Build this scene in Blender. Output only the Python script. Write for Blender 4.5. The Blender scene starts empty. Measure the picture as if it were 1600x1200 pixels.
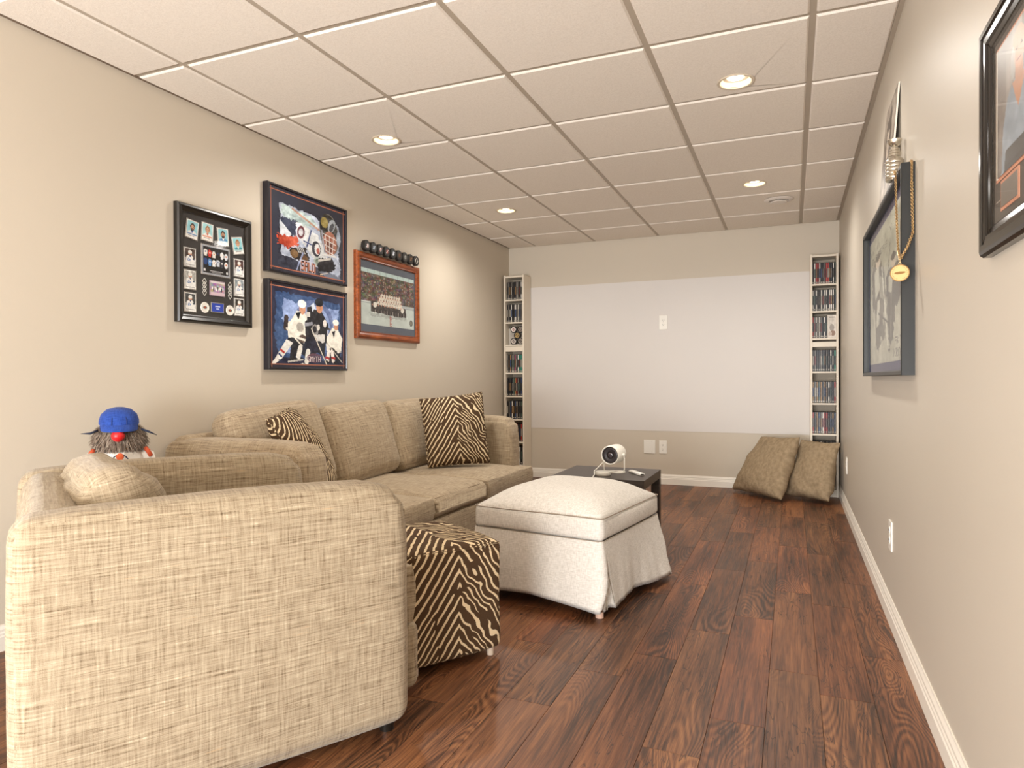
import bpy, bmesh, math, random
import numpy as np
from mathutils import Vector, Matrix, noise as mnoise
R = math.radians
scene = bpy.context.scene
COL = scene.collection

# ------------------------------------------------------------------ camera, world, lights, exposure
CAMZ = 0.9814
XL, XR, YB, YN, H = -2.66, 0.371, 6.294, -3.6, 2.3115
cam_d = bpy.data.cameras.new('camera')
cam_d.sensor_width = 36; cam_d.lens = 36 * 1045.74 / 1600; cam_d.clip_start = 0.02
cam = bpy.data.objects.new('camera', cam_d); COL.objects.link(cam)
_f = Vector((-.38565289, .92261701, -.00704934)); _r = Vector((.9226436, .38563486, -.00381403)); _u = _r.cross(_f)
cam.matrix_world = Matrix(((_r.x, _u.x, -_f.x, 0), (_r.y, _u.y, -_f.y, 0), (_r.z, _u.z, -_f.z, CAMZ), (0, 0, 0, 1)))
scene.camera = cam
w = bpy.data.worlds.new('world'); scene.world = w; w.use_nodes = True
w.node_tree.nodes['Background'].inputs[0].default_value = (1, .95, .88, 1)
w.node_tree.nodes['Background'].inputs[1].default_value = 0.3
vs = scene.view_settings
vs.view_transform = 'Standard'; vs.look = 'None'; vs.gamma = 1; vs.exposure = 0.40; vs.use_curve_mapping = False
scene.cycles.max_bounces = 8; scene.cycles.diffuse_bounces = 5

def light(name, kind, loc, rot, power, color, **kw):
    d = bpy.data.lights.new(name, kind); d.energy = power; d.color = color
    for k, v in kw.items(): setattr(d, k, v)
    o = bpy.data.objects.new(name, d); COL.objects.link(o); o.location = loc; o.rotation_euler = rot
    return o
CANS = [(-2.07, 3.16), (-.23, 3.155), (-2.07, 4.845), (-.233, 4.853)]
for i, (x, y) in enumerate(CANS):
    light('downlight_lamp', 'SPOT', (x, y, H - .012), (0, 0, 0), 42, (1, .96, .90),
          spot_size=R(168), spot_blend=.9, shadow_soft_size=.055)
# added fill lights, unseen behind the camera: one forward, one up at the ceiling
light('soft_fill', 'AREA', (-1.0, -3.3, 1.35), (R(86), 0, R(2)), 28, (.96, .98, 1), shape='RECTANGLE', size=2.2, size_y=1.7)
light('ceiling_fill', 'AREA', (-1.1, -2.2, .6), (R(113), 0, R(2)), 225, (.96, .98, 1), shape='RECTANGLE', size=2.0, size_y=1.2)

# ------------------------------------------------------------------ colour + materials
def lin(c):
    if isinstance(c, str):
        c = tuple(int(c[i:i+2], 16) / 255 for i in (0, 2, 4))
    return tuple(x / 12.92 if x <= .04045 else ((x + .055) / 1.055) ** 2.4 for x in c)
def rgba(c): return lin(c) + (1,)

class NT:
    def __init__(s, name):
        s.m = bpy.data.materials.new(name); s.m.use_nodes = True
        s.t = s.m.node_tree; s.n = s.t.nodes; s.b = s.n['Principled BSDF']
    def node(s, typ, **kw):
        n = s.n.new(typ)
        for k, v in kw.items():
            if k.startswith('_'): setattr(n, k[1:], v)
            else:
                key = k.replace('__', ' ')
                n.inputs[int(key[1:]) if key[0] == 'i' and key[1:].isdigit() else key].default_value = v
        return n
    def link(s, a, b): s.t.links.new(a, b)
    def math(s, op, a, b=None, c=None):
        n = s.n.new('ShaderNodeMath'); n.operation = op
        for i, x in enumerate((a, b, c)):
            if x is None: continue
            if isinstance(x, (int, float)): n.inputs[i].default_value = x
            else: s.link(x, n.inputs[i])
        return n.outputs[0]
    def ramp(s, fac, stops, interp='LINEAR'):
        n = s.n.new('ShaderNodeValToRGB'); n.color_ramp.interpolation = interp
        e = n.color_ramp.elements
        while len(e) < len(stops): e.new(0.5)
        for el, (p, c) in zip(e, stops):
            el.position = p; el.color = rgba(c) if isinstance(c, str) else (c, c, c, 1) if isinstance(c, (int, float)) else tuple(c) + (1,)
        s.link(fac, n.inputs[0]); return n.outputs[0]
    def mix(s, fac, a, b, mode='MIX'):
        n = s.n.new('ShaderNodeMix'); n.data_type = 'RGBA'; n.blend_type = mode
        for i, x in ((0, fac), (6, a), (7, b)):
            if isinstance(x, (int, float)): n.inputs[i].default_value = x
            elif isinstance(x, str): n.inputs[i].default_value = rgba(x)
            elif isinstance(x, tuple): n.inputs[i].default_value = x
            else: s.link(x, n.inputs[i])
        return n.outputs[2]
    def vec(s, scale=(1, 1, 1), src='UV', loc=(0, 0, 0), rot=(0, 0, 0), add=None):
        tc = s.n.new('ShaderNodeTexCoord'); mp = s.n.new('ShaderNodeMapping')
        o = tc.outputs[src]
        if add is not None:
            va = s.n.new('ShaderNodeVectorMath'); s.link(o, va.inputs[0]); s.link(add, va.inputs[1]); o = va.outputs[0]
        s.link(o, mp.inputs[0]); mp.inputs['Scale'].default_value = scale
        mp.inputs['Location'].default_value = loc; mp.inputs['Rotation'].default_value = rot
        return mp.outputs[0]
    def noise(s, vec, scale=1, detail=2, rough=.5, dist=0):
        n = s.node('ShaderNodeTexNoise', Scale=scale, Detail=detail, Roughness=rough, Distortion=dist)
        s.link(vec, n.inputs['Vector']); return n.outputs['Fac']
    def bump(s, h, strength=.2, dist=.002):
        b = s.node('ShaderNodeBump', Strength=strength, Distance=dist); s.link(h, b.inputs['Height'])
        s.link(b.outputs[0], s.b.inputs['Normal'])
    def out(s, col=None, rough=.6, metal=0, spec=None, sheen=0):
        if col is not None:
            if isinstance(col, str): s.b.inputs['Base Color'].default_value = rgba(col)
            else: s.link(col, s.b.inputs['Base Color'])
        if isinstance(rough, (int, float)): s.b.inputs['Roughness'].default_value = rough
        else: s.link(rough, s.b.inputs['Roughness'])
        s.b.inputs['Metallic'].default_value = metal
        if spec is not None: s.b.inputs['Specular IOR Level'].default_value = spec
        if sheen: s.b.inputs['Sheen Weight'].default_value = sheen
        return s.m

_plain = {}
def plain(c, rough=.55, metal=0, spec=None, var=.06):
    """painted / plastic / metal: one colour with faint procedural unevenness"""
    k = (c, rough, metal, spec)
    if k in _plain: return _plain[k]
    t = NT('plain_' + c)
    n = t.noise(t.vec((9, 9, 9), 'Object'), 1, 3)
    f = t.math('MULTIPLY_ADD', n, var * 2, 1 - var)
    v = t.node('ShaderNodeHueSaturation', Color=rgba(c)); t.link(f, v.inputs['Value'])
    _plain[k] = t.out(v.outputs[0], rough, metal, spec); return _plain[k]

def mat_wall(name, c, sheen=.55):
    t = NT(name); v = t.vec((1, 1, 1), 'Object')
    n = t.noise(v, 1.3, 3); col = t.mix(n, c, c)
    hv = t.node('ShaderNodeHueSaturation'); t.link(t.mix(0.0, c, c), hv.inputs['Color'])
    t.link(t.math('MULTIPLY_ADD', n, .06, .97), hv.inputs['Value'])
    t.bump(t.noise(v, 140, 3), .12, .0015)
    return t.out(hv.outputs[0], sheen, 0, .35)
M_WALL = mat_wall('wall_paint', 'c8bdac')
M_WALLR = mat_wall('wall_paint_satin', 'c3baac', .42)
def mat_ceiling():
    t = NT('ceiling_tile'); v = t.vec((1, 1, 1), 'Object')
    n = t.noise(v, 160, 4, .7); n2 = t.noise(v, 420, 2)
    c = t.ramp(n, [(.3, 'dbd1c4'), (.6, 'e8dfd3')])
    oi = t.n.new('ShaderNodeObjectInfo'); hv = t.node('ShaderNodeHueSaturation'); t.link(c, hv.inputs['Color'])
    t.link(t.math('MULTIPLY_ADD', oi.outputs['Random'], .035, .98), hv.inputs['Value'])
    t.bump(t.math('ADD', n, n2), .35, .0015); return t.out(hv.outputs[0], .9, 0, .2)
M_TILE = mat_ceiling()
M_TBAR = plain('aa9d8c', .5); M_TRIMW = plain('e9e2d6', .35, 0, .5, .02)
M_GAP = plain('2a1a12', .9)

def mat_wood():
    t = NT('wood_plank')
    oi = t.n.new('ShaderNodeObjectInfo'); rnd = oi.outputs['Random']
    cx = t.n.new('ShaderNodeCombineXYZ'); t.link(t.math('MULTIPLY', rnd, 37.0), cx.inputs[0]); t.link(t.math('MULTIPLY', rnd, 91.0), cx.inputs[1]); t.link(t.math('MULTIPLY', rnd, 13.0), cx.inputs[2])
    off = cx.outputs[0]
    big = t.noise(t.vec((6.5, .9, 1), 'Object', add=off), 1, 2, .5)
    # cathedral grain: contour lines of a smooth stretched field
    fld = t.noise(t.vec((5.5, 1.15, 1), 'Object', add=off), 1, 1.2, .45, .5)
    rings = t.math('SINE', t.math('MULTIPLY', fld, 250))
    mask = t.ramp(t.noise(t.vec((4.2, 1.1, 1), 'Object', loc=(7, 3, 0), add=off), 1, 1), [(.48, 0.0), (.60, 1.0)])
    ringm = t.math('MULTIPLY', rings, mask)
    grain = t.noise(t.vec((230, 7, 1), 'Object', add=off), 1, 4, .6, .3)
    grain2 = t.noise(t.vec((60, 2.4, 1), 'Object', add=off), 1, 3, .6, .6)
    streak = t.noise(t.vec((13, .8, 1), 'Object', loc=(3, 9, 0), add=off), 1, 3, .6, .8)
    a = t.math('ADD', t.math('MULTIPLY', big, .40), t.math('MULTIPLY', grain, .34))
    a = t.math('ADD', a, t.math('MULTIPLY', grain2, .32))
    a = t.math('ADD', a, t.math('MULTIPLY', ringm, .06))
    col = t.ramp(a, [(.36, '24160c'), (.45, '462c19'), (.53, '684329'), (.61, '825836'), (.74, '9f744a')])
    dark = t.ramp(streak, [(.30, 1.0), (.42, 0.0)])
    col = t.mix(t.math('MULTIPLY', dark, .72), col, '3a281f')
    # short black cracks
    ck = t.noise(t.vec((34, 3.2, 1), 'Object', loc=(1, 5, 0), add=off), 1, 2, .5, 1.6)
    ckm = t.noise(t.vec((7, 2.5, 1), 'Object', loc=(11, 2, 0), add=off), 1, 1)
    cr = t.math('MULTIPLY', t.ramp(t.math('ABSOLUTE', t.math('SUBTRACT', ck, .5)), [(.0, 1.0), (.02, 0.0)]), t.ramp(ckm, [(.50, 0.0), (.58, 1.0)]))
    col = t.mix(t.math('MULTIPLY', cr, .85), col, '1c110c')
    # plank-to-plank tone: some redder, some greyer
    c2 = t.ramp(rnd, [(.0, 'ffe9dc'), (.35, 'f4eee8'), (.7, 'ffe2d2'), (1.0, 'ece4de')])
    col = t.mix(1.0, col, c2, 'MULTIPLY')
    hv = t.node('ShaderNodeHueSaturation', Saturation=.97); t.link(col, hv.inputs['Color'])
    fr = t.math('FRACT', t.math('MULTIPLY', rnd, 7.3)); t.link(t.math('MULTIPLY_ADD', fr, .22, .90), hv.inputs['Value'])
    t.bump(t.math('SUBTRACT', grain, cr), .25, .0012)
    return t.out(hv.outputs[0], t.math('MULTIPLY_ADD', grain2, .22, .32), 0, .45)
M_WOOD = mat_wood()

def mat_tweed(name, lo, mid, hi, scale=1.0):
    t = NT(name); s = scale
    wob = t.noise(t.vec((3, 3, 3)), 1, 2)
    wv = t.n.new('ShaderNodeCombineXYZ'); t.link(t.math('MULTIPLY', wob, .012), wv.inputs[1])
    hA = t.noise(t.vec((11 * s, 260 * s, 1), add=wv.outputs[0]), 1, 3, .65)
    hB = t.noise(t.vec((4.5 * s, 130 * s, 1), loc=(5, 2, 0), add=wv.outputs[0]), 1, 2, .6)
    vA = t.noise(t.vec((230 * s, 14 * s, 1), loc=(2, 8, 0)), 1, 3, .65)
    vB = t.noise(t.vec((110 * s, 9 * s, 1), loc=(9, 1, 0)), 1, 2, .6)
    fine = t.noise(t.vec((600 * s, 600 * s, 1)), 1, 2)
    a = t.math('ADD', t.math('MULTIPLY', hA, .34), t.math('MULTIPLY', vA, .24))
    a = t.math('ADD', a, t.math('MULTIPLY', hB, .16)); a = t.math('ADD', a, t.math('MULTIPLY', vB, .14)); a = t.math('ADD', a, t.math('MULTIPLY', fine, .12))
    c = t.ramp(a, [(.39, lo), (.47, mid), (.57, hi), (.69, 'dccfb8')])
    thr = t.math('MULTIPLY', t.ramp(hA, [(.28, 1.0), (.38, 0.0)]), t.ramp(hB, [(.40, 1.0), (.52, 0.0)]))
    c = t.mix(t.math('MULTIPLY', thr, .75), c, lo)
    thg = t.math('MULTIPLY', t.ramp(hA, [(.62, 0.0), (.70, 1.0)]), t.ramp(t.noise(t.vec((5, 30, 1), loc=(4, 4, 0)), 1, 1), [(.56, 0.0), (.66, 1.0)]))
    c = t.mix(t.math('MULTIPLY', thg, .5), c, 'a9793f')
    t.bump(a, .55, .003); return t.out(c, .95, 0, .1, .15)
M_TWEED = mat_tweed('tweed_beige', '685642', '9a8870', 'b4a388')
M_TWEEDL = mat_tweed('tweed_beige_light', '65543f', '8f7f68', 'aa9b82')

def mat_zebra(name, lam=.042, P=.33, off=(0, 0, 0), A=.17):
    t = NT(name); v = t.vec((1, 1, 1), loc=off)
    sp = t.n.new('ShaderNodeSeparateXYZ'); t.link(v, sp.inputs[0])
    nz = t.math('SUBTRACT', t.noise(t.vec((9, 9, 9), loc=off), 1, 2), .5)
    nz2 = t.math('SUBTRACT', t.noise(t.vec((38, 24, 9), loc=off), 1, 2), .5)
    x = t.math('ADD', sp.outputs[0], t.math('MULTIPLY', nz, .05))
    tri = t.math('PINGPONG', x, P / 2)
    sm = t.math('SUBTRACT', tri, 0)
    ph = t.math('ADD', sp.outputs[1], t.math('MULTIPLY', sm, 2 * A / P * 1.25))
    ph = t.math('ADD', ph, t.math('MULTIPLY', nz, .085)); ph = t.math('ADD', ph, t.math('MULTIPLY', nz2, .014))
    s1 = t.math('SINE', t.math('MULTIPLY', ph, 2 * math.pi / lam))
    # forks: a second, slightly different frequency in patches
    s2 = t.math('SINE', t.math('MULTIPLY', ph, 2 * math.pi / (lam * .72)))
    mk = t.ramp(t.noise(t.vec((6, 5, 1), loc=(3 + off[0], 1, 0)), 1, 1), [(.50, 0.0), (.56, 1.0)])
    s = t.math('ADD', t.math('MULTIPLY', s1, t.math('SUBTRACT', 1, mk)), t.math('MULTIPLY', s2, mk))
    c = t.ramp(s, [(.52, '4b3827'), (.60, 'd9c4a0')])
    fine = t.noise(t.vec((500, 500, 1)), 1, 2)
    c = t.mix(.18, c, t.ramp(fine, [(.3, '000000'), (.7, 'ffffff')]), 'OVERLAY')
    t.bump(fine, .2, .001); return t.out(c, .9, 0, .15)
# math nodes clamp: s in [-1,1], ramp handles >0 only, which gives thin cream stripes
M_ZEBRA = mat_zebra('zebra_print', .046, .36, (.0, 0, 0), .20); M_ZEBRAP = mat_zebra('zebra_print_pillow', .040, .44, (.0, .1, 0), .22)

def mat_linen(name, a, b, bump=.3):
    t = NT(name)
    n1 = t.noise(t.vec((300, 40, 1)), 1, 2); n2 = t.noise(t.vec((40, 300, 1)), 1, 2)
    f = t.math('MULTIPLY_ADD', n1, .5, t.math('MULTIPLY', n2, .5))
    c = t.ramp(f, [(.38, a), (.6, b)]); t.bump(f, bump, .0015); return t.out(c, .9, 0, .15, .1)
M_LINEN = mat_linen('linen_offwhite', 'c0b9af', 'dad4cb'); M_PIPE = plain('8b7d6c', .8)
def mat_quilt():
    t = NT('taupe_quilted'); v = t.vec((1, 1, 1))
    vo = t.node('ShaderNodeTexVoronoi', Scale=95.0); t.link(v, vo.inputs['Vector'])
    n = t.noise(v, 30, 3)
    c = t.ramp(n, [(.3, '86745b'), (.7, '9f8b70')])
    t.bump(t.math('ADD', vo.outputs['Distance'], t.math('MULTIPLY', n, .8)), .5, .004); return t.out(c, .9, 0, .12)
M_QUILT = mat_quilt()
def mat_attr():
    t = NT('flat_print'); a = t.n.new('ShaderNodeAttribute'); a.attribute_name = 'print'
    m = t.out(a.outputs['Color'], .35, 0, .4); return m
M_PRINT = mat_attr()
def mat_cherry():
    t = NT('cherry_wood'); n = t.noise(t.vec((9, 60, 60), 'Object'), 1, 3, .6, .5)
    return t.out(t.ramp(n, [(.3, '5e2a12'), (.6, '93491f'), (.8, 'a85c2b')]), .3, 0, .5)
M_CHERRY = mat_cherry()
def mat_darkwood():
    t = NT('dark_table'); n = t.noise(t.vec((4, 70, 70), 'Object'), 1, 3, .6)
    return t.out(t.ramp(n, [(.3, '2b221d'), (.7, '3d332c')]), .38, 0, .45)
M_DARK = mat_darkwood()
def emit(name, c, s):
    t = NT(name); t.b.inputs['Emission Color'].default_value = rgba(c); t.b.inputs['Emission Strength'].default_value = s
    return t.out(c, .5)
M_BULB = emit('bulb_glow', 'fff0d2', 22)
def mat_glass():
    t = NT('frame_glass'); m = t.m
    tr = t.n.new('ShaderNodeBsdfTransparent'); gl = t.node('ShaderNodeBsdfGlossy', Roughness=.04)
    lw = t.node('ShaderNodeLayerWeight', Blend=.5); fr = t.math('MULTIPLY_ADD', t.math('POWER', lw.outputs['Facing'], 5.0), .30, .03); mx = t.n.new('ShaderNodeMixShader')
    t.link(fr, mx.inputs[0]); t.link(tr.outputs[0], mx.inputs[1]); t.link(gl.outputs[0], mx.inputs[2])
    t.link(mx.outputs[0], t.n['Material Output'].inputs[0]); return m
M_GLASS = mat_glass()
def mat_glossb():
    t = NT('gloss_black'); m = t.out('15110e', .14, 0, .5); return m
M_GLOSSB = mat_glossb()
M_BLACK = plain('17130f', .28, 0, .6); M_WHITEP = plain('eae6dc', .3); M_SHELF = plain('ddd2c0', .4, 0, .4, .02)

# ------------------------------------------------------------------ mesh helpers
def box_uv(me):
    uv = me.uv_layers.new(name='UVMap') if not me.uv_layers else me.uv_layers[0]
    co = np.empty(len(me.vertices) * 3, np.float32); me.vertices.foreach_get('co', co); co = co.reshape(-1, 3)
    data = np.empty((len(me.loops), 2), np.float32)
    for p in me.polygons:
        n = p.normal; ax = max(range(3), key=lambda i: abs(n[i]))
        for li in p.loop_indices:
            c = co[me.loops[li].vertex_index]
            data[li] = (c[1], c[2]) if ax == 0 else (c[0], c[2]) if ax == 1 else (c[0], c[1])
    uv.data.foreach_set('uv', data.ravel())
def finish(bm, name, mat, parent=None, smooth=False, loc=None, uv=True, mats=None):
    bmesh.ops.recalc_face_normals(bm, faces=bm.faces)
    me = bpy.data.meshes.new(name); bm.to_mesh(me); bm.free()
    if mats:
        for m in mats: me.materials.append(m)
    elif mat: me.materials.append(mat)
    if smooth:
        me.polygons.foreach_set('use_smooth', [True] * len(me.polygons))
        if smooth != 'all':
            me.set_sharp_from_angle(angle=R(38))
    if uv and (mat in UVM or mats): box_uv(me)
    o = bpy.data.objects.new(name, me); COL.objects.link(o)
    if parent: o.parent = parent
    if loc: o.location = loc
    return o
UVM = {M_TWEED, M_TWEEDL, M_ZEBRA, M_ZEBRAP, M_LINEN, M_QUILT}
def B(): return bmesh.new()
def add_box(bm, lo, hi, bev=0, seg=2, mi=0, mtx=None):
    c = [(a + b) / 2 for a, b in zip(lo, hi)]; s = [b - a for a, b in zip(lo, hi)]
    t = bmesh.new()
    bmesh.ops.create_cube(t, size=1, matrix=Matrix.Translation(c) @ Matrix.Diagonal((s[0], s[1], s[2], 1)))
    if bev: bmesh.ops.bevel(t, geom=t.edges[:], offset=bev, segments=seg, affect='EDGES', profile=.5)
    merge(bm, t, mi, mtx); return bm
def merge(bm, t, mi=0, mtx=None):
    if mtx is not None: bmesh.ops.transform(t, matrix=mtx, verts=t.verts)
    vm = {v: bm.verts.new(v.co) for v in t.verts}
    for f in t.faces:
        nf = bm.faces.new([vm[v] for v in f.verts]); nf.material_index = mi or f.material_index; nf.smooth = f.smooth
    t.free()
def add_lathe(bm, prof, seg=24, mtx=None, mi=0):
    """prof [(r,z)] about local z"""
    t = bmesh.new(); rings = []
    for r_, z in prof:
        if r_ < 1e-5: rings.append([t.verts.new((0, 0, z))])
        else: rings.append([t.verts.new((r_ * math.cos(2 * math.pi * k / seg), r_ * math.sin(2 * math.pi * k / seg), z)) for k in range(seg)])
    for a, b in zip(rings, rings[1:]):
        for k in range(seg):
            k2 = (k + 1) % seg
            if len(a) == 1 and len(b) == 1: continue
            if len(a) == 1: t.faces.new((a[0], b[k], b[k2]))
            elif len(b) == 1: t.faces.new((a[k], a[k2], b[0]))
            else: t.faces.new((a[k], a[k2], b[k2], b[k]))
    merge(bm, t, mi, mtx); return bm
def align(p0, p1):
    d = Vector(p1) - Vector(p0); return Matrix.Translation(p0) @ d.to_track_quat('Z', 'Y').to_matrix().to_4x4(), d.length
def add_cyl(bm, p0, p1, r0, r1=None, seg=16, mi=0):
    m, L = align(p0, p1); r1 = r0 if r1 is None else r1
    return add_lathe(bm, [(0, 0), (r0, 0), (r1, L), (0, L)], seg, m, mi)
def add_tube(bm, pts, r, seg=8, closed=False, mi=0):
    pts = [Vector(p) for p in pts]; n = len(pts); t = bmesh.new(); rings = []; up = Vector((.31, .17, .93)).normalized()
    for i, p in enumerate(pts):
        a = pts[(i - 1) % n] if (closed or i > 0) else p; b = pts[(i + 1) % n] if (closed or i < n - 1) else p
        d = (b - a).normalized(); x = d.cross(up)
        if x.length < .1: x = d.cross(Vector((1, 0, 0)))
        x.normalize(); y = d.cross(x)
        rr = r[i] if isinstance(r, (list, tuple)) else r
        rings.append([t.verts.new(p + rr * (math.cos(2 * math.pi * k / seg) * x + math.sin(2 * math.pi * k / seg) * y)) for k in range(seg)])
    for i in range(n if closed else n - 1):
        a, b = rings[i], rings[(i + 1) % n]
        for k in range(seg): t.faces.new((a[k], a[(k + 1) % seg], b[(k + 1) % seg], b[k]))
    if not closed: t.faces.new(rings[0][::-1]); t.faces.new(rings[-1])
    merge(bm, t, mi); return bm
def add_prism(bm, poly, z0, z1, bev=0, seg=3, mtx=None, mi=0):
    t = bmesh.new(); lo = [t.verts.new((x, y, z0)) for x, y in poly]; hi = [t.verts.new((x, y, z1)) for x, y in poly]; n = len(poly)
    t.faces.new(lo[::-1]); t.faces.new(hi)
    for i in range(n): t.faces.new((lo[i], lo[(i + 1) % n], hi[(i + 1) % n], hi[i]))
    if bev: bmesh.ops.bevel(t, geom=t.edges[:], offset=bev, segments=seg, affect='EDGES', profile=.5)
    merge(bm, t, mi, mtx); return bm
def add_sweep(bm, prof, a, b, up=(0, 0, 1), flip=1):
    """extrude 2D profile (out, up) from a to b"""
    a, b, up = Vector(a), Vector(b), Vector(up); d = (b - a).normalized(); o = up.cross(d) * flip
    t = bmesh.new(); r1 = [t.verts.new(a + o * x + up * y) for x, y in prof]; r2 = [t.verts.new(b + o * x + up * y) for x, y in prof]; n = len(prof)
    for i in range(n): t.faces.new((r1[i], r1[(i + 1) % n], r2[(i + 1) % n], r2[i]))
    t.faces.new(r1[::-1]); t.faces.new(r2); merge(bm, t)
def axis_pts(h, r, n):
    r = min(r, h * .98); a = [-h, -h + r * .12, -h + r * .3, -h + r * .6, -h + r]; inner = [(-h + r) + (2 * h - 2 * r) * i / n for i in range(1, n)]
    return a + inner + [-x for x in a[::-1]]
def cushion(cx, cy, cz, sx, sy, sz, r, puff=(0, 0, 0), n=8, wr=.004, freq=7, seed=0, fn=None, sag=None):
    """soft rounded block with bulging faces and slight wrinkles, local coordinates"""
    hx, hy, hz = sx / 2, sy / 2, sz / 2
    r = min(r, hx * .98, hy * .98, hz * .98)
    X, Y, Z = axis_pts(hx, r, n), axis_pts(hy, r, n), axis_pts(hz, r, max(2, n // 2))
    bm = bmesh.new(); vm = {}
    def V(x, y, z):
        k = (round(x, 5), round(y, 5), round(z, 5))
        if k in vm: return vm[k]
        p = Vector((x, y, z)); q = Vector((max(-hx + r, min(hx - r, x)), max(-hy + r, min(hy - r, y)), max(-hz + r, min(hz - r, z))))
        d = p - q
        if d.length > 1e-9: p = q + d.normalized() * r
        u, v, w_ = x / hx, y / hy, z / hz
        P = Vector((p.x + puff[0] * u * (1 - v * v) * (1 - w_ * w_), p.y + puff[1] * v * (1 - u * u) * (1 - w_ * w_), p.z + puff[2] * w_ * (1 - u ** 4) * (1 - v ** 4)))
        if fn: P = Vector(fn(P, u, v, w_))
        P += mnoise.noise_vector(P * freq + Vector((seed * 3.7, seed * 1.3, seed))) * wr + mnoise.noise_vector(P * freq * 3.1 + Vector((seed, 9, 2))) * wr * .35
        vm[k] = bm.verts.new(P + Vector((cx, cy, cz))); return vm[k]
    def face(A, Bs, mk):
        for i in range(len(A) - 1):
            for j in range(len(Bs) - 1):
                vs_ = [V(*mk(A[i], Bs[j])), V(*mk(A[i + 1], Bs[j])), V(*mk(A[i + 1], Bs[j + 1])), V(*mk(A[i], Bs[j + 1]))]
                if len(set(vs_)) == 4:
                    try: bm.faces.new(vs_)
                    except ValueError: pass
    for s in (-1, 1):
        face(X, Y, lambda a, b: (a, b, s * hz)); face(X, Z, lambda a, b: (a, s * hy, b)); face(Y, Z, lambda a, b: (s * hx, a, b))
    return bm
def pillow(name, corners, thick, mat, parent=None, n=22, pin=.05, wr=.006, seed=0, piping=None, scale=(.45, .45), power=.5, sag=0):
    """corners BL BR TR TL (world), bulging both ways; returns front+back as one mesh"""
    BL, BR, TR, TL = [Vector(c) for c in corners]
    nrm = ((BR - BL).cross(TL - BL)).normalized()
    bm = bmesh.new(); uvl = bm.loops.layers.uv.new('UVMap'); g = [{}, {}]; uvs = {}
    sh = 0
    for i in range(n + 1):
        for j in range(n + 1):
            u, v = -math.cos(math.pi * i / n), -math.cos(math.pi * j / n)
            u = .5 * u + .5 * (2 * i / n - 1); v = .5 * v + .5 * (2 * j / n - 1)
            uu = u * (1 - pin * (1 - v * v) * abs(u)); vv = v * (1 - pin * (1 - u * u) * abs(v))
            s, t = (uu + 1) / 2, (vv + 1) / 2
            P = BL * (1 - s) * (1 - t) + BR * s * (1 - t) + TR * s * t + TL * (1 - s) * t
            hgt = thick / 2 * (max(0, (1 - u * u) * (1 - v * v))) ** power
            hgt *= 1 - sag * v
            e = (i in (0, n) or j in (0, n))
            nz_ = mnoise.noise_vector(P * 9 + Vector((seed, seed * 2, 0))) * wr
            for k, sg in ((0, 1), (1, -1)):
                if e and k == 1: g[1][i, j] = g[0][i, j]; continue
                Q = P + nrm * sg * hgt + (nz_ if not e else nz_ * .5)
                if not e: Q += nrm * mnoise.noise(P * 14 + Vector((k * 5, seed, 1))) * wr
                g[k][i, j] = bm.verts.new(Q)
            uvs[i, j] = (u * scale[0] / 2, v * scale[1] / 2)
    for k in (0, 1):
        for i in range(n):
            for j in range(n):
                ids = [(i, j), (i + 1, j), (i + 1, j + 1), (i, j + 1)]
                f = bm.faces.new([g[k][q] for q in ids]); f.smooth = True
                for l, q in zip(f.loops, ids): l[uvl].uv = uvs[q]
    bmesh.ops.recalc_face_normals(bm, faces=bm.faces)
    edge = [g[0][i, 0].co.copy() for i in range(n)] + [g[0][n, j].co.copy() for j in range(n)] + [g[0][i, n].co.copy() for i in range(n, 0, -1)] + [g[0][0, j].co.copy() for j in range(n, 0, -1)]
    me = bpy.data.meshes.new(name); bm.to_mesh(me); bm.free(); me.materials.append(mat)
    o = bpy.data.objects.new(name, me); COL.objects.link(o); o.parent = parent
    return o, edge
def empty(name, loc, rz=0):
    o = bpy.data.objects.new(name, None); COL.objects.link(o); o.location = loc; o.rotation_euler = (0, 0, rz); o.empty_display_size = .1; return o
def tag(o, label=None, cat=None, group=None, kind=None):
    for k, v in (('label', label), ('category', cat), ('group', group), ('kind', kind)):
        if v: o[k] = v
    return o
def recenter(root_loc, o):
    """child mesh given in world coordinates under an unrotated empty"""
    o.location = -Vector(root_loc); return o
def copy_tree(o, parent=None):
    c = o.copy(); COL.objects.link(c); c.parent = parent
    for ch in [x for x in bpy.data.objects if x.parent == o]: copy_tree(ch, c)
    return c

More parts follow.
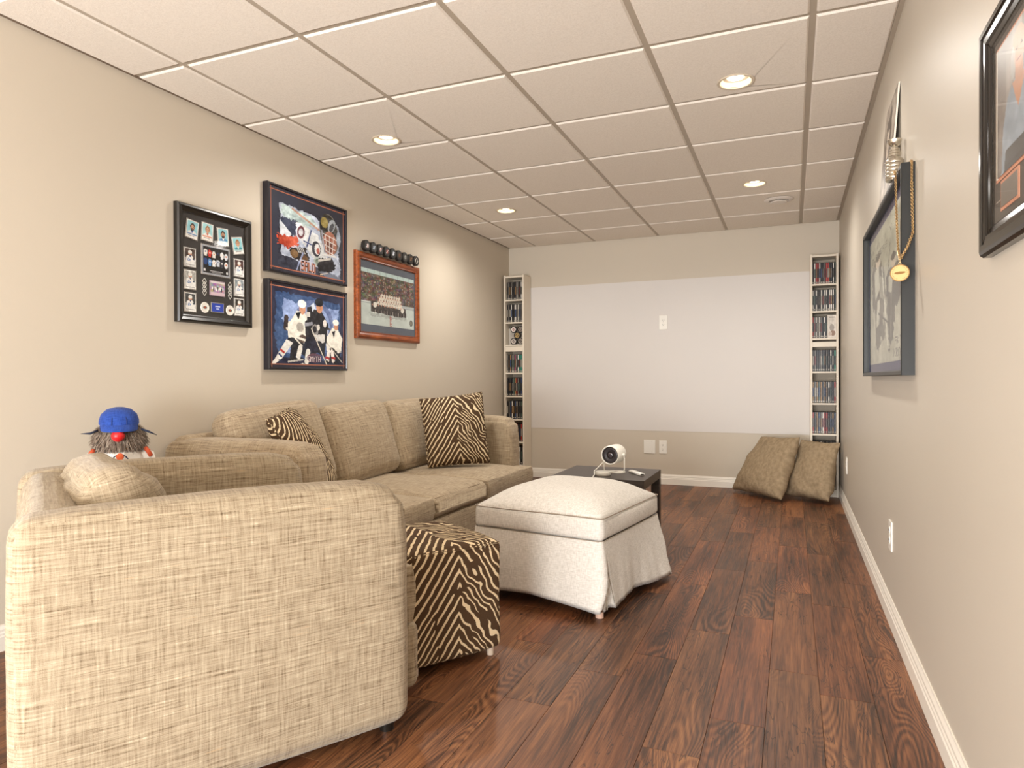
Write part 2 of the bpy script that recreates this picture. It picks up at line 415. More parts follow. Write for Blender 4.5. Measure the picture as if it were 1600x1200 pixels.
# ------------------------------------------------------------------ canvas for flat prints
FONT = {'A': '0E11111F111111', 'B': '1E11111E11111E', 'C': '0E11101010110E', 'E': '1F10101E10101F', 'I': '0E04040404040E', 'K': '11121418141211', 'L': '1010101010101F', 'M': '111B1511111111', 'O': '0E11111111110E', 'P': '1E11111E101010', 'R': '1E11111E141211', 'S': '0F10100E01011E', 'T': '1F040404040404', 'Y': '11110A04040404', 'Z': '1F01020408101F', 'H': '1111111F111111', 'D': '1E11111111111E', 'N': '11191513111111', ' ': '00000000000000', '.': '00000000000C0C', '9': '0E11110F01010E', '1': '040C040404040E', '8': '0E11110E11110E', '7': '1F010204080808'}
class Canvas:
    """small painter whose pixels become faces of a flat printed sheet"""
    def __init__(s, w_, h_, bg): s.w, s.h = w_, h_; s.a = np.empty((h_, w_, 3)); s.a[:] = s.c(bg); s.yy, s.xx = np.mgrid[0:h_, 0:w_]; s.u = (s.xx + .5) / w_; s.v = (s.yy + .5) / h_
    def c(s, c): return np.array([int(c[i:i+2], 16) / 255 for i in (0, 2, 4)]) if isinstance(c, str) else np.array(c)
    def put(s, m, c, al=1): s.a[m] = s.a[m] * (1 - al) + s.c(c) * al; return m
    def rect(s, x0, y0, x1, y1, c, al=1): return s.put((s.u >= x0) & (s.u < x1) & (s.v >= y0) & (s.v < y1), c, al)
    def ell(s, x, y, rx, ry, c, al=1, ang=0):
        dx, dy = s.u - x, (s.v - y) * s.h / s.w; ry = ry * s.h / s.w; ca, sa = math.cos(ang), math.sin(ang)
        return s.put(((dx * ca + dy * sa) / rx) ** 2 + ((-dx * sa + dy * ca) / ry) ** 2 < 1, c, al)
    def poly(s, pts, c, al=1):
        ins = np.zeros((s.h, s.w), bool); n = len(pts)
        for i in range(n):
            (x0, y0), (x1, y1) = pts[i], pts[(i + 1) % n]
            if y0 == y1: continue
            m = ((y0 > s.v) != (y1 > s.v)) & (s.u < (x1 - x0) * (s.v - y0) / (y1 - y0) + x0); ins ^= m
        return s.put(ins, c, al)
    def line(s, x0, y0, x1, y1, wd, c, al=1):
        asp = s.h / s.w; dx, dy = x1 - x0, (y1 - y0) * asp; L = dx * dx + dy * dy
        t = np.clip(((s.u - x0) * dx + (s.v - y0) * asp * dy) / L, 0, 1)
        return s.put(np.hypot(s.u - x0 - t * dx, (s.v - y0) * asp - t * dy) < wd / 2, c, al)
    def noise(s, amp, sc=6, mask=None, seed=0, mono=True):
        rs = np.random.RandomState(seed); tot = 0
        for o in range(3):
            k = sc * 2 ** o; g = rs.rand(k + 2, k + 2, 1 if mono else 3) - .5
            X, Y = s.u * k, s.v * k; xi, yi = X.astype(int), Y.astype(int); fx, fy = (X - xi)[..., None], (Y - yi)[..., None]
            tot = tot + (g[yi, xi] * (1 - fx) * (1 - fy) + g[yi, xi + 1] * fx * (1 - fy) + g[yi + 1, xi] * (1 - fx) * fy + g[yi + 1, xi + 1] * fx * fy) / 1.5 ** o
        d = tot * amp
        if mask is None: s.a += d
        else: s.a[mask] += (d * np.ones(3))[mask]
    def ragged(s, pts, c, jag=.02, seed=0, step=14, al=1):
        rs = random.Random(seed); out = []
        for i in range(len(pts)):
            a, b = pts[i], pts[(i + 1) % len(pts)]
            for k in range(step):
                t = k / step; out.append((a[0] + (b[0] - a[0]) * t + rs.uniform(-jag, jag), a[1] + (b[1] - a[1]) * t + rs.uniform(-jag, jag)))
        return s.poly(out, c, al)
    def text(s, st, x, y, hgt, c, wd=None, slant=0):
        cw = (wd or hgt * .8 * s.h / s.w) / 5
        for i, ch in enumerate(st):
            bits = FONT.get(ch, FONT[' '])
            for r_ in range(7):
                b = int(bits[2 * r_:2 * r_ + 2], 16)
                for k in range(5):
                    if b >> (4 - k) & 1:
                        X0 = x + (i * 6 + k) * cw; Y0 = y + r_ * hgt / 7 + slant * (X0 - x)
                        s.rect(X0, Y0, X0 + cw * 1.02, Y0 + hgt / 7 * 1.02, c)
def print_sheet(cv, name, origin, ux, uy, parent, mat=None):
    """flat sheet in the plane (origin top-left, ux along the width, uy down), one face per canvas cell"""
    h, w_ = cv.h, cv.w; o, ux, uy = np.array(origin), np.array(ux), np.array(uy)
    gx, gy = np.meshgrid(np.arange(w_ + 1) / w_, np.arange(h + 1) / h)
    V = (o + gx[..., None] * ux + gy[..., None] * uy).reshape(-1, 3)
    i = (np.arange(h)[:, None] * (w_ + 1) + np.arange(w_)).ravel()
    F = np.stack([i, i + w_ + 1, i + w_ + 2, i + 1], 1)
    me = bpy.data.meshes.new(name); me.vertices.add(len(V)); me.vertices.foreach_set('co', V.ravel().astype(np.float32))
    me.loops.add(F.size); me.loops.foreach_set('vertex_index', F.ravel().astype(np.int32))
    me.polygons.add(len(F)); me.polygons.foreach_set('loop_start', (np.arange(len(F)) * 4).astype(np.int32)); me.update(calc_edges=True)
    c = np.clip(cv.a, 0, 1).reshape(-1, 3); c = np.where(c <= .04045, c / 12.92, ((c + .055) / 1.055) ** 2.4)
    rg = np.ones((len(F), 4, 4), np.float32); rg[..., :3] = c[:, None, :]
    at = me.color_attributes.new('print', 'FLOAT_COLOR', 'CORNER'); at.data.foreach_set('color', rg.ravel())
    me.materials.append(mat or M_PRINT)
    ob = bpy.data.objects.new(name, me); COL.objects.link(ob); ob.parent = parent; return ob

# ================================================================== ROOM SHELL
def struct(o): o['kind'] = 'structure'; return o
T = .05
floor = struct(finish(add_box(B(), (XL - T, YN - T, -.06), (XR + T, YB + T, -.004)), 'floor', M_GAP))
PW, PL = .15, .905
def plank_mesh(wd, ln):
    bm = add_box(B(), (-wd / 2 + .0004, -ln / 2 + .0004, -.004), (wd / 2 - .0004, ln / 2 - .0004, 0))
    t = [e for e in bm.edges if all(v.co.z > -.001 for v in e.verts)]
    bmesh.ops.bevel(bm, geom=t, offset=.0007, segments=1, affect='EDGES')
    bmesh.ops.recalc_face_normals(bm, faces=bm.faces)
    me = bpy.data.meshes.new('plank'); bm.to_mesh(me); bm.free(); me.materials.append(M_WOOD); return me
known = {-.52: 2.37, -.37: 2.68, -.22: 2.905, -.07: 3.32, .08: 3.18, .23: 2.65, -.67: 2.17, -.97: 2.33, -.82: 1.89, -1.12: 4.5}
rs = random.Random(4); pm = {}
x = -2.77
while x < XR - .01:
    x0, x1 = max(x, XL), min(x + PW, XR)
    j = known.get(round(x, 2), rs.uniform(0, PL)); j -= PL * math.ceil((j - YN) / PL)
    y = j
    while y < YB:
        y0, y1 = max(y, YN), min(y + PL, YB)
        if y1 - y0 > .01:
            k = (round(x1 - x0, 3), round(y1 - y0, 3))
            if k not in pm: pm[k] = plank_mesh(*k)
            o = bpy.data.objects.new('plank', pm[k]); COL.objects.link(o); o.parent = floor; o.location = ((x0 + x1) / 2, (y0 + y1) / 2, 0)
        y += PL
    x = round(x + PW, 4)

struct(finish(add_box(B(), (XL - T, YN - T, 0), (XL, YB + T, H + .12)), 'wall_left', M_WALL))
struct(finish(add_box(B(), (XR, YN - T, 0), (XR + T, YB + T, H + .12)), 'wall_right', M_WALLR))
struct(finish(add_box(B(), (XL, YB, 0), (XR, YB + T, H + .12)), 'wall_far', M_WALL))
struct(finish(add_box(B(), (XL, YN - T, 0), (XR, YN, H + .12)), 'wall_near', M_WALL))
# projection rectangle painted white on the far wall
M_SCREEN = mat_wall('screen_paint', 'd6d0ca', .5)
o = finish(add_box(B(), (XL + .05, YB - .0022, .494), (.160, YB - .0002, 1.900)), 'projection_screen', M_SCREEN)
tag(o, 'large white painted projection rectangle across the far wall', 'screen')

BASEP = [(0, 0), (.015, 0), (.015, .052), (.012, .057), (.012, .064), (.0095, .069), (.0095, .078), (.005, .088), (.004, .093), (0, .093)]
bm = B(); add_sweep(bm, BASEP, (XR, YN, 0), (XR, YB, 0)); struct(finish(bm, 'baseboard_right', M_TRIMW))
bm = B(); add_sweep(bm, BASEP, (XR, YB, 0), (XL, YB, 0)); struct(finish(bm, 'baseboard_far', M_TRIMW))
bm = B(); add_sweep(bm, BASEP, (XL, YB, 0), (XL, YN, 0)); struct(finish(bm, 'baseboard_left', M_TRIMW))

# suspended ceiling: base, tee grid, one object per tile
ceil = struct(finish(add_box(B(), (XL - T, YN - T, H + .06), (XR + T, YB + T, H + .1)), 'ceiling', M_GAP))
GX = [-2.3655 + .6096 * i for i in range(5)]; GY = [2.0783 + .6143 * j for j in range(-9, 7)]
for i, gx in enumerate(GX):
    bm = add_box(B(), (gx - .012, YN, H + .004), (gx + .012, YB, H + .03)); finish(bm, 'grid_main_tee', M_TBAR, ceil)
xs = [XL] + GX + [XR]; ys = [YN] + GY + [YB]
for gy in GY:
    for a, b in zip(xs, xs[1:]):
        bm = add_box(B(), (a + .012, gy - .012, H + .004), (b - .012, gy + .012, H + .03)); finish(bm, 'grid_cross_tee', M_TBAR, ceil)
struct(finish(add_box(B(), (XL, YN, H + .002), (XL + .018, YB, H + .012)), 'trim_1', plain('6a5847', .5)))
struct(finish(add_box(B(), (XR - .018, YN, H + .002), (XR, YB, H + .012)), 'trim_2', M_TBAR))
struct(finish(add_box(B(), (XL + .018, YB - .018, H + .002), (XR - .018, YB, H + .012)), 'trim_3', M_TBAR))
VENT = (-.087, 5.348)
def tile(x0, x1, y0, y1, holes):
    cx, cy = (x0 + x1) / 2, (y0 + y1) / 2
    t = bmesh.new(); ch = .007; zb, zt = H - .003, H + .014
    def ring(ins, z): return [t.verts.new((x - cx, y - cy, z)) for x, y in ((x0 + ins, y0 + ins), (x1 - ins, y0 + ins), (x1 - ins, y1 - ins), (x0 + ins, y1 - ins))]
    r0, r1, r2 = ring(0, zt), ring(0, H + .003), ring(ch, zb)
    for a, b in ((r0, r1), (r1, r2)):
        for k in range(4): t.faces.new((a[k], a[(k + 1) % 4], b[(k + 1) % 4], b[k]))
    t.faces.new(r0)
    if not holes: t.faces.new(r2)
    else:
        hx, hy, hr = holes; N = 32
        inner = [t.verts.new((hx - cx + hr * math.cos(2 * math.pi * (k + .5) / N - math.pi * .75), hy - cy + hr * math.sin(2 * math.pi * (k + .5) / N - math.pi * .75), zb)) for k in range(N)]
        q = N // 4
        for s in range(4):
            for k in range(q - 1):
                t.faces.new((r2[s], inner[s * q + k], inner[s * q + k + 1]))
            t.faces.new((r2[s], r2[(s + 1) % 4], inner[(s * q + q) % N], inner[s * q + q - 1]))
        up = [t.verts.new((v.co.x, v.co.y, zt)) for v in inner]
        for k in range(N): t.faces.new((inner[k], inner[(k + 1) % N], up[(k + 1) % N], up[k]))
    o = finish(t, 'ceiling_tile', M_TILE, ceil); o.location = (cx, cy, 0)
for a, b in zip(xs, xs[1:]):
    for c, d in zip(ys, ys[1:]):
        g = .0120; e0 = .019 if a == XL else g; e1 = .019 if b == XR else g
        x0, x1, y0, y1 = a + e0, b - e1, c + g, d - (.019 if d == YB else g)
        hole = None
        for hx, hy in CANS:
            if x0 < hx < x1 and y0 < hy < y1 and hx - .07 > x0: hole = (hx, max(y0 + .09, min(y1 - .09, hy)), .066)
        tile(x0, x1, y0, y1, hole)

# recessed downlights
names = ['above the left wall, the nearer of the left pair', 'nearest the camera on the right side of the ceiling', 'above the left wall, the farther of the left pair', 'at the far right, beside the round vent']
M_TRIMR = plain('cbbca6', .35, 0, .5); M_BAFF = plain('f0dfc0', .4)
for i, (x, y) in enumerate(CANS):
    e = empty('downlight', (x, y, H)); tag(e, 'lit recessed ceiling downlight ' + names[i], 'light', 'recessed ceiling downlights')
    bm = B(); add_lathe(bm, [(.0655, -.003), (.079, -.0035), (.081, -.006), (.078, -.009), (.068, -.008), (.064, -.003), (.0655, -.003)], 40); finish(bm, 'trim_ring', M_TRIMR, e, smooth=True)
    bm = B(); add_lathe(bm, [(.0645, -.004), (.046, .034), (.0465, .036), (.0655, 0), (.0645, -.004)], 40); finish(bm, 'baffle', M_BAFF, e, smooth=True)
    bm = B(); add_lathe(bm, [(0, .006), (.02, .008), (.036, .014), (.044, .024), (.046, .034), (0, .036)], 32); finish(bm, 'bulb', M_BULB, e, smooth=True)
e = empty('ceiling_vent', (VENT[0], VENT[1], H)); tag(e, 'round white ceiling air vent beside the far right downlight', 'vent')
M_VENT = plain('d9d0c6', .4)
bm = B(); add_lathe(bm, [(.0, -.003), (.098, -.004), (.104, -.008), (.098, -.013), (.074, -.020), (.066, -.014), (.064, -.004), (0, -.003)], 48); finish(bm, 'outer_ring', M_VENT, e, smooth=True)
bm = B(); add_lathe(bm, [(0, -.030), (.050, -.029), (.056, -.024), (.05, -.019), (0, -.018)], 40); add_cyl(bm, (0, 0, -.02), (0, 0, -.004), .012); finish(bm, 'damper_disc', M_VENT, e, smooth=True)

# ================================================================== WALL PLATES
def plate(x, y, z, rz, wd, ht, label, kind='outlet'):
    e = empty('outlet_plate' if kind == 'outlet' else 'blank_plate', (x, y, z), rz); tag(e, label, 'outlet' if kind == 'outlet' else 'wall plate')
    finish(add_box(B(), (-wd / 2, -.0065, -ht / 2), (wd / 2, 0, ht / 2), .0022), 'cover', M_WHITEP, e)
    if kind == 'outlet':
        for s in (-1, 1):
            bm = B(); add_lathe(bm, [(.0, 0), (.017, 0), (.0165, .002), (0, .002)], 20, Matrix.Translation((0, -.0065, s * .0195)) @ Matrix.Rotation(R(90), 4, 'X'))
            f = finish(bm, 'socket', M_WHITEP, e)
            bm = B()
            for dx, hh in ((-.0065, .009), (.0065, .007)): add_box(bm, (dx - .0012, -.0092, s * .0195 + .002 - hh / 2), (dx + .0012, -.008, s * .0195 + .002 + hh / 2))
            add_cyl(bm, (0, -.008, s * .0195 - .0085), (0, -.0092, s * .0195 - .0085), .0025, seg=10)
            finish(bm, 'slots', M_GAP, f)['kind'] = 'stuff'
        bm = B(); add_cyl(bm, (0, -.006, 0), (0, -.0085, 0), .003, seg=10); finish(bm, 'screw', plain('cfcac0', .3), e)
    else:
        for s in (-1, 1):
            for q in (-1, 1): finish(add_cyl(B(), (q * .023, -.006, s * ht * .37), (q * .023, -.0078, s * ht * .37), .003, seg=10), 'screw', plain('cfcac0', .3), e)
    return e
plate(-1.2325, YB, .344, 0, .107, .128, 'square blank white wall plate low on the far wall', 'blank')
plate(-1.1075, YB, .345, 0, .071, .122, 'white duplex outlet low on the far wall beside the blank plate')
plate(-1.102, YB - .0022, 1.504, 0, .074, .132, 'white duplex outlet set high in the white projection rectangle')
plate(XR, 3.078, .345, R(-90), .075, .120, 'white duplex outlet on the right wall nearest the camera')
plate(XR, 5.43, .345, R(-90), .075, .120, 'white duplex outlet on the right wall beside the floor pillows')

# ================================================================== DISC TOWERS
def mouldbox(bm, *a, **k): return add_box(bm, *a, **k)
def tower(x0, x1, shelves, mid, bottoms, label):
    e = empty('media_tower', ((x0 + x1) / 2, 6.19, 0)); tag(e, label, 'shelf', 'narrow white disc towers'); w2 = (x1 - x0) / 2; yf, yb = -.096, .098
    t = .0165
    for s in (-1, 1):
        finish(add_box(B(), (min(s * w2, s * (w2 - t)), yf, 0), (max(s * w2, s * (w2 - t)), yb, 2.008), .0015), 'side_panel', M_SHELF, e)
    finish(add_box(B(), (-w2 + t, yb - .006, .03), (w2 - t, yb, 2.0)), 'back_panel', plain('a99c8a', .6), e)
    finish(add_box(B(), (-w2 + t, yf + .004, 1.984), (w2 - t, yb - .006, 2.0), .001), 'top_panel', M_SHELF, e)
    finish(add_box(B(), (-w2 + t, yf + .003, mid[0]), (w2 - t, yf + .02, mid[1]), .001), 'middle_rail', M_SHELF, e)
    finish(add_box(B(), (-w2 + t, yf + .01, 0), (w2 - t, yf + .025, .06), .001), 'plinth', M_SHELF, e)
    for z in shelves: finish(add_box(B(), (-w2 + t, yf + .004, z - .014), (w2 - t, yb - .006, z), .001), 'shelf', M_SHELF, e)
    return e
LSH = [1.767, 1.545, 1.322, 1.048, .817, .589, .366, .14]
RSH = [1.762, 1.538, 1.313, 1.037, .774, .520, .280, .06]
tower(-2.632, -2.419, LSH, (1.255, 1.305), 0, 'tall narrow white disc tower in the far left corner behind the sofa')
tower(.142, .354, RSH, (1.240, 1.281), 0, 'tall narrow white disc tower in the far right corner behind the floor pillows')
M_CASE = {}
def case_mesh(wd, ht, dp, c, band):
    key = (round(wd, 4), ht, c, band)
    if key in M_CASE: return M_CASE[key]
    bm = B(); add_box(bm, (0, 0, 0), (wd, dp, ht), .0012, 1, 0)
    add_box(bm, (wd * .2, -.0006, ht * .02), (wd * .8, 0, ht * .98), 0, 1, 1)
    add_box(bm, (wd * .22, -.0011, ht * .30), (wd * .78, -.0004, ht * .72), 0, 1, 2)
    add_box(bm, (wd * .22, -.0011, ht * .05), (wd * .78, -.0004, ht * .11), 0, 1, 3)
    me = bpy.data.meshes.new('disc_case'); bmesh.ops.recalc_face_normals(bm, faces=bm.faces); bm.to_mesh(me); bm.free()
    for q in ('121113', {'8f8a82': '6b665f', 'b98a4c': '94703f'}.get(c, c), band, 'b5ada0'): me.materials.append(plain(q, .35, 0, .5))
    M_CASE[key] = me; return me
CN = {'141318': 'black', '2a2522': 'dark brown', 'd9d3c8': 'white', 'b0302a': 'red', '8f8a82': 'grey', '2b3f63': 'blue', '2f8f78': 'teal', 'b98a4c': 'tan', 'a04a6c': 'magenta', '4a5c50': 'green'}
ordn = ['top', 'second', 'third', 'fourth', 'fifth', 'sixth', 'seventh']
rs = random.Random(11)
NTH = 'first second third fourth fifth sixth seventh eighth ninth tenth eleventh twelfth thirteenth fourteenth'.split()
def fill(x0, x1, z, cols, side, row, ht=.178, yf=6.125, wd=None):
    """a row of disc cases on one shelf, each a thing of its own"""
    n = len(cols); wd = wd or (x1 - x0) / n; x = x0
    for ci, c in enumerate(cols):
        c0 = c; h_ = ht * rs.uniform(.985, 1.0); band = rs.choice(['141318', 'a39b8e', '7a5c38', '5b544c', '3a4a42', '6a2a26', '2b3f63', '2a2522'])
        o = bpy.data.objects.new('disc_case', case_mesh(wd - .0012, ht, .13, c0, band)); COL.objects.link(o)
        o.location = (x, yf + rs.uniform(0, .006), z); x += wd
        tag(o, f'{CN[c0]} disc case, {NTH[ci]} from the left on the {row} shelf of the {side} tower', 'disc case', f'disc cases on the {row} shelf of the {side} tower')
K, D, Wt, Rd, G, Bl, Te, Ta, Ma, Gn = '141318 2a2522 d9d3c8 b0302a 8f8a82 2b3f63 2f8f78 b98a4c a04a6c 4a5c50'.split()
lx0, lx1 = -2.615, -2.436; rx0, rx1 = .159, .337
fill(lx0, lx1, LSH[0], [G, G, D, G, G, K, D, Wt, G, D, Wt, K], 'left', 'top')
fill(lx0, lx1, LSH[1], [K, G, K, Wt, K, G, Wt, G, Wt, G, G, K], 'left', 'second')
fill(lx0, lx1, LSH[3], [G, D, Ta, G, G, Ma, G, Wt, Te, Te, K], 'left', 'fourth')
fill(lx0, lx1, LSH[4], [K, K, D, K, Gn, Ta, Rd, G, K, Bl, K], 'left', 'fifth')
fill(lx0, lx1, LSH[5], [K, G, Bl, Wt, D, Bl, Wt, K, G, Gn, K], 'left', 'sixth')
fill(lx0 + .05, lx1, LSH[6], [K, D, Rd, Rd, K, D, Rd, K], 'left', 'seventh')
fill(lx0 + .09, lx1, LSH[7], [Wt, G, Wt, K, Wt], 'left', 'eighth')
fill(rx0, rx1, RSH[0], [K, Wt, Rd, Rd, Wt, K, K, G, Rd, Rd, K, K, Wt, Gn], 'right', 'top')
fill(rx0, rx1, RSH[1], [Wt, K, Wt, D, K, Wt, K, Wt, Wt, K, Wt, Wt, Wt, Gn], 'right', 'second')
fill(rx0, rx0 + .111, RSH[2], [Rd, G, Wt, G, Wt, G, K, Wt, K], 'right', 'third')
fill(rx0, rx1, RSH[3], [K, G, K, K, G, K, K, G, K, Wt, K, Te], 'right', 'fourth')
fill(rx0, rx1, RSH[4], [Ta, G, Ta, Gn, Ta, K, Ta, G, Wt, G, K, Rd], 'right', 'fifth')
fill(rx0, rx1, RSH[5], [Rd, D, Ta, Bl, G, Wt, Rd, Rd, K, G, Ta, Bl], 'right', 'sixth')
fill(rx0, rx1, RSH[6], [K, K, Ta, K, Wt, G, K, G, K, G, K, K], 'right', 'seventh')
# a case turned face out on the right tower
e = empty('picture_case', (.306, 6.118, RSH[2])); tag(e, 'pale disc case turned face out on the third shelf of the right tower', 'disc case')
finish(add_box(B(), (-.0335, 0, 0), (.0335, .014, .19), .001), 'case', plain('c9bfb2', .35), e)
cv = Canvas(22, 60, 'cfc6ba'); cv.noise(.12, 5, seed=3); cv.ell(.5, .55, .26, .16, '9a9187'); cv.ell(.62, .8, .3, .12, '8b6f5d'); cv.ell(.3, .82, .2, .1, 'b9a79a'); cv.rect(.2, .06, .8, .11, '8f8378')
print_sheet(cv, 'cover_print', (-.032, -.0006, .188), (.064, 0, 0), (0, 0, -.186), e)
# pucks on the left tower's third shelf, stacked on edge in front of a pale card
def puck_meshes(): 
    bm = B(); add_lathe(bm, [(0, 0), (.034, 0), (.0375, .002), (.0375, .0235), (.034, .0255), (0, .0255)], 32, Matrix.Rotation(R(90), 4, 'X')); return bm
def puck(loc, rz, face, inner, label, group, sc=1):
    e = empty('hockey_puck', loc, rz); e.scale = (sc,) * 3; tag(e, label, 'puck', group)
    finish(puck_meshes(), 'rubber_disc', plain('1a1715', .6), e, smooth=True)
    cv = Canvas(17, 17, '1a1715'); cv.ell(.5, .5, .49, .49, face); cv.ell(.5, .5, .36, .36, inner[0]); cv.ell(.5 + inner[2], .5, .2, .26, inner[1]); cv.line(.3, .7, .75, .3, .1, inner[3] if len(inner) > 3 else face)
    t = bmesh.new(); print_sheet(cv, 'face_print', (-.027, -.0258, .027), (.054, 0, 0), (0, 0, -.054), e); t.free()
    return e
pz = LSH[2]
spots = [(-2.5345, 6.13, pz + .0340 + .0, 'c9bfb4', ('a99e93', '5a4a48', 0), 'black hockey puck at lower left of the puck stack on the left tower'),
         (-2.4605, 6.13, pz + .0340, '9a8f84', ('6b5f55', '2c2622', 0), 'black hockey puck at lower right of the puck stack on the left tower'),
         (-2.4975, 6.13, pz + .0925, 'b89c62', ('3a3029', '8f7440', 0), 'hockey puck with gold face in the middle of the left tower stack'),
         (-2.5345, 6.13, pz + .151, 'd9cfc6', ('c0b2aa', '93565a', 0), 'hockey puck with pale pink face at upper left of the left tower stack'),
         (-2.4605, 6.13, pz + .151, '8f8479', ('3b332e', '6b6058', 0), 'black hockey puck at upper right of the puck stack on the left tower')]
for x_, y_, z_, a_, b_, l_ in spots: puck((x_, y_, z_), 0, a_, b_, l_, 'hockey pucks on the left tower', .9)
tag(finish(add_box(B(), (-2.612, 6.17, pz), (-2.44, 6.185, pz + .165), .001), 'puck_card', plain('b9b0a4', .7)), 'pale grey card standing behind the pucks on the left tower', 'card')

# ================================================================== FRAMED PICTURES
def moulding(bm, w_, h_, prof):
    """prof: (inset, depth out from the wall) around a w x h rectangle standing on local z=0"""
    rings = []
    for t, d in prof:
        rings.append([bm.verts.new((sx * (w_ / 2 - t), -d, (t if sz < 0 else h_ - t))) for sx, sz in ((-1, -1), (1, -1), (1, 1), (-1, 1))])
    n = len(rings)
    for i in range(n):
        a, b = rings[i], rings[(i + 1) % n]
        for k in range(4): bm.faces.new((a[k], a[(k + 1) % 4], b[(k + 1) % 4], b[k]))
    return bm
def rails(parent, w_, h_, prof, mat, name='frame_rail'):
    """four mitred rails, each a part"""
    C4 = ((-1, -1), (1, -1), (1, 1), (-1, 1))
    for k in range(4):
        bm = B(); A_, B_ = [], []
        for t, d in prof:
            for lst, (sx, sz) in ((A_, C4[k]), (B_, C4[(k + 1) % 4])):
                lst.append(bm.verts.new((sx * (w_ / 2 - t), -d, (t if sz < 0 else h_ - t))))
        n = len(prof)
        for i in range(n): bm.faces.new((A_[i], A_[(i + 1) % n], B_[(i + 1) % n], B_[i]))
        bm.faces.new(A_); bm.faces.new(B_[::-1]); finish(bm, name, mat, parent)
def art_root(name, wall, u0, u1, z0, z1, label, cat='picture'):
    cx = (u0 + u1) / 2
    if wall == 'L': e = empty(name, (XL, cx, z0), R(90))
    else: e = empty(name, (XR, cx, z0), R(-90))
    tag(e, label, cat); return e, abs(u1 - u0), z1 - z0
def sheet(cv, e, w_, h_, ins, d, name='print', ztop=None):
    return print_sheet(cv, name, (-w_ / 2 + ins, -d, h_ - ins), (w_ - 2 * ins, 0, 0), (0, 0, -(h_ - 2 * ins)), e)
def glass(e, w_, h_, ins, d):
    finish(add_box(B(), (-w_ / 2 + ins, -d - .001, ins), (w_ / 2 - ins, -d, h_ - ins)), 'glass_pane', M_GLASS, e)

# --- frame of hockey cards
e, fw_, fh_ = art_root('card_collage_frame', 'L', 2.277, 2.742, 1.257, 1.819, 'black framed collage of hockey cards, leftmost picture on the left wall')
rails(e, fw_, fh_, [(0, 0), (0, .022), (.006, .03), (.014, .032), (.026, .026), (.034, .018), (.038, .016), (.038, 0)], M_BLACK)
finish(add_box(B(), (-fw_ / 2 + .036, -.010, .036), (fw_ / 2 - .036, -.002, fh_ - .036)), 'mat_board', plain('231f1d', .7), e)
M_SILV = plain('b9b7b4', .25, .8)
def card(cx, cz, w_, h_, rot, paint, name='card', border=M_SILV):
    c_ = finish(add_box(B(), (-w_ / 2, -.0145, -h_ / 2), (w_ / 2, -.010, h_ / 2), .0008, 1), name, border, e)
    c_.location = (cx, 0, cz); c_.rotation_euler = (0, rot, 0)
    cvn = paint; print_sheet(cvn, 'card_print', (-w_ / 2 + .004, -.0149, h_ / 2 - .004), (w_ - .008, 0, 0), (0, 0, -(h_ - .008)), c_)
def face_card(bg, hair, jersey, seed, beard=False):
    cv = Canvas(18, 26, 'e9e6e0'); cv.rect(.08, .05, .92, .80, bg); cv.poly([(.08, .8), (.12, .66), (.35, .56), (.65, .56), (.9, .66), (.92, .8)], jersey[0]); cv.poly([(.38, .56), (.5, .72), (.62, .56)], jersey[1])
    cv.rect(.08, .74, .92, .80, jersey[1], .6); cv.ell(.5, .34, .21, .22, hair); cv.ell(.5, .40, .155, .17, 'c99a7c')
    if beard: cv.ell(.5, .50, .13, .08, hair); cv.ell(.5, .47, .05, .02, 'b06a5a')
    cv.rect(.38, .34, .46, .37, '3a2a22'); cv.rect(.54, .34, .62, .37, '3a2a22'); cv.rect(.15, .86, .7, .89, '8a8a8a'); cv.noise(.08, 6, seed=seed); return cv
def play_card(seed, helmet='e8e6e0', bg='3b3f45'):
    cv = Canvas(18, 26, 'e4e2de'); cv.rect(.06, .04, .94, .84, bg); cv.noise(.25, 7, seed=seed, mask=cv.u < 2); cv.rect(.06, .55, .94, .84, 'c9ccd2', .7)
    cv.poly([(.1, .84), (.2, .45), (.45, .36), (.72, .42), (.92, .66), (.9, .84)], 'ecebe8'); cv.ell(.5, .28, .15, .15, 'c79a7f'); cv.ell(.5, .20, .18, .1, helmet); cv.poly([(.42, .4), (.5, .52), (.6, .4)], '2c3e66')
    cv.ell(.4, .63, .13, .08, '3a6fb0'); cv.ell(.4, .63, .07, .045, 'e8e6e0'); cv.rect(.75, .55, .9, .62, '23364f'); cv.rect(.1, .88, .9, .93, '9d9d9d'); cv.noise(.07, 8, seed=seed + 9); return cv
def to_l(px_u, px_v): return (px_u - .5) * fw_, (1 - px_v) * fh_
CY = '8fc6cf'
for (u_, v_, rt, bg, hr, js, bd) in ((.20, .205, R(7), CY, '2a1c14', ('e8e6e2', '2d5c9c'), 1), (.395, .195, R(3), '9fd0d4', '8a6238', ('e8e6e2', 'c4552f'), 0), (.605, .205, R(-4), CY, '1d1512', ('3a7fb0', 'e6e2da'), 1), (.815, .25, R(-12), '94cbd2', '9c6a35', ('3b8f9c', 'e6e2da'), 0)):
    a_, b_ = to_l(u_, v_); card(a_, b_, .074, .092, rt, face_card(bg, hr, js, int(u_ * 99), bd))
for i_, (u_, v_) in enumerate(((.17, .445), (.17, .635), (.17, .825), (.83, .455), (.83, .635), (.83, .815))):
    a_, b_ = to_l(u_, v_); card(a_, b_, .072, .095, 0, play_card(i_ * 3 + 1, bg=['4a3b35', 'a8a6a0', '34383a', '4a2f2c', '8f9aa0', '35302c'][i_]))
cv = Canvas(46, 40, '9fa2a8'); cv.rect(.04, .05, .96, .95, '0f0f12')
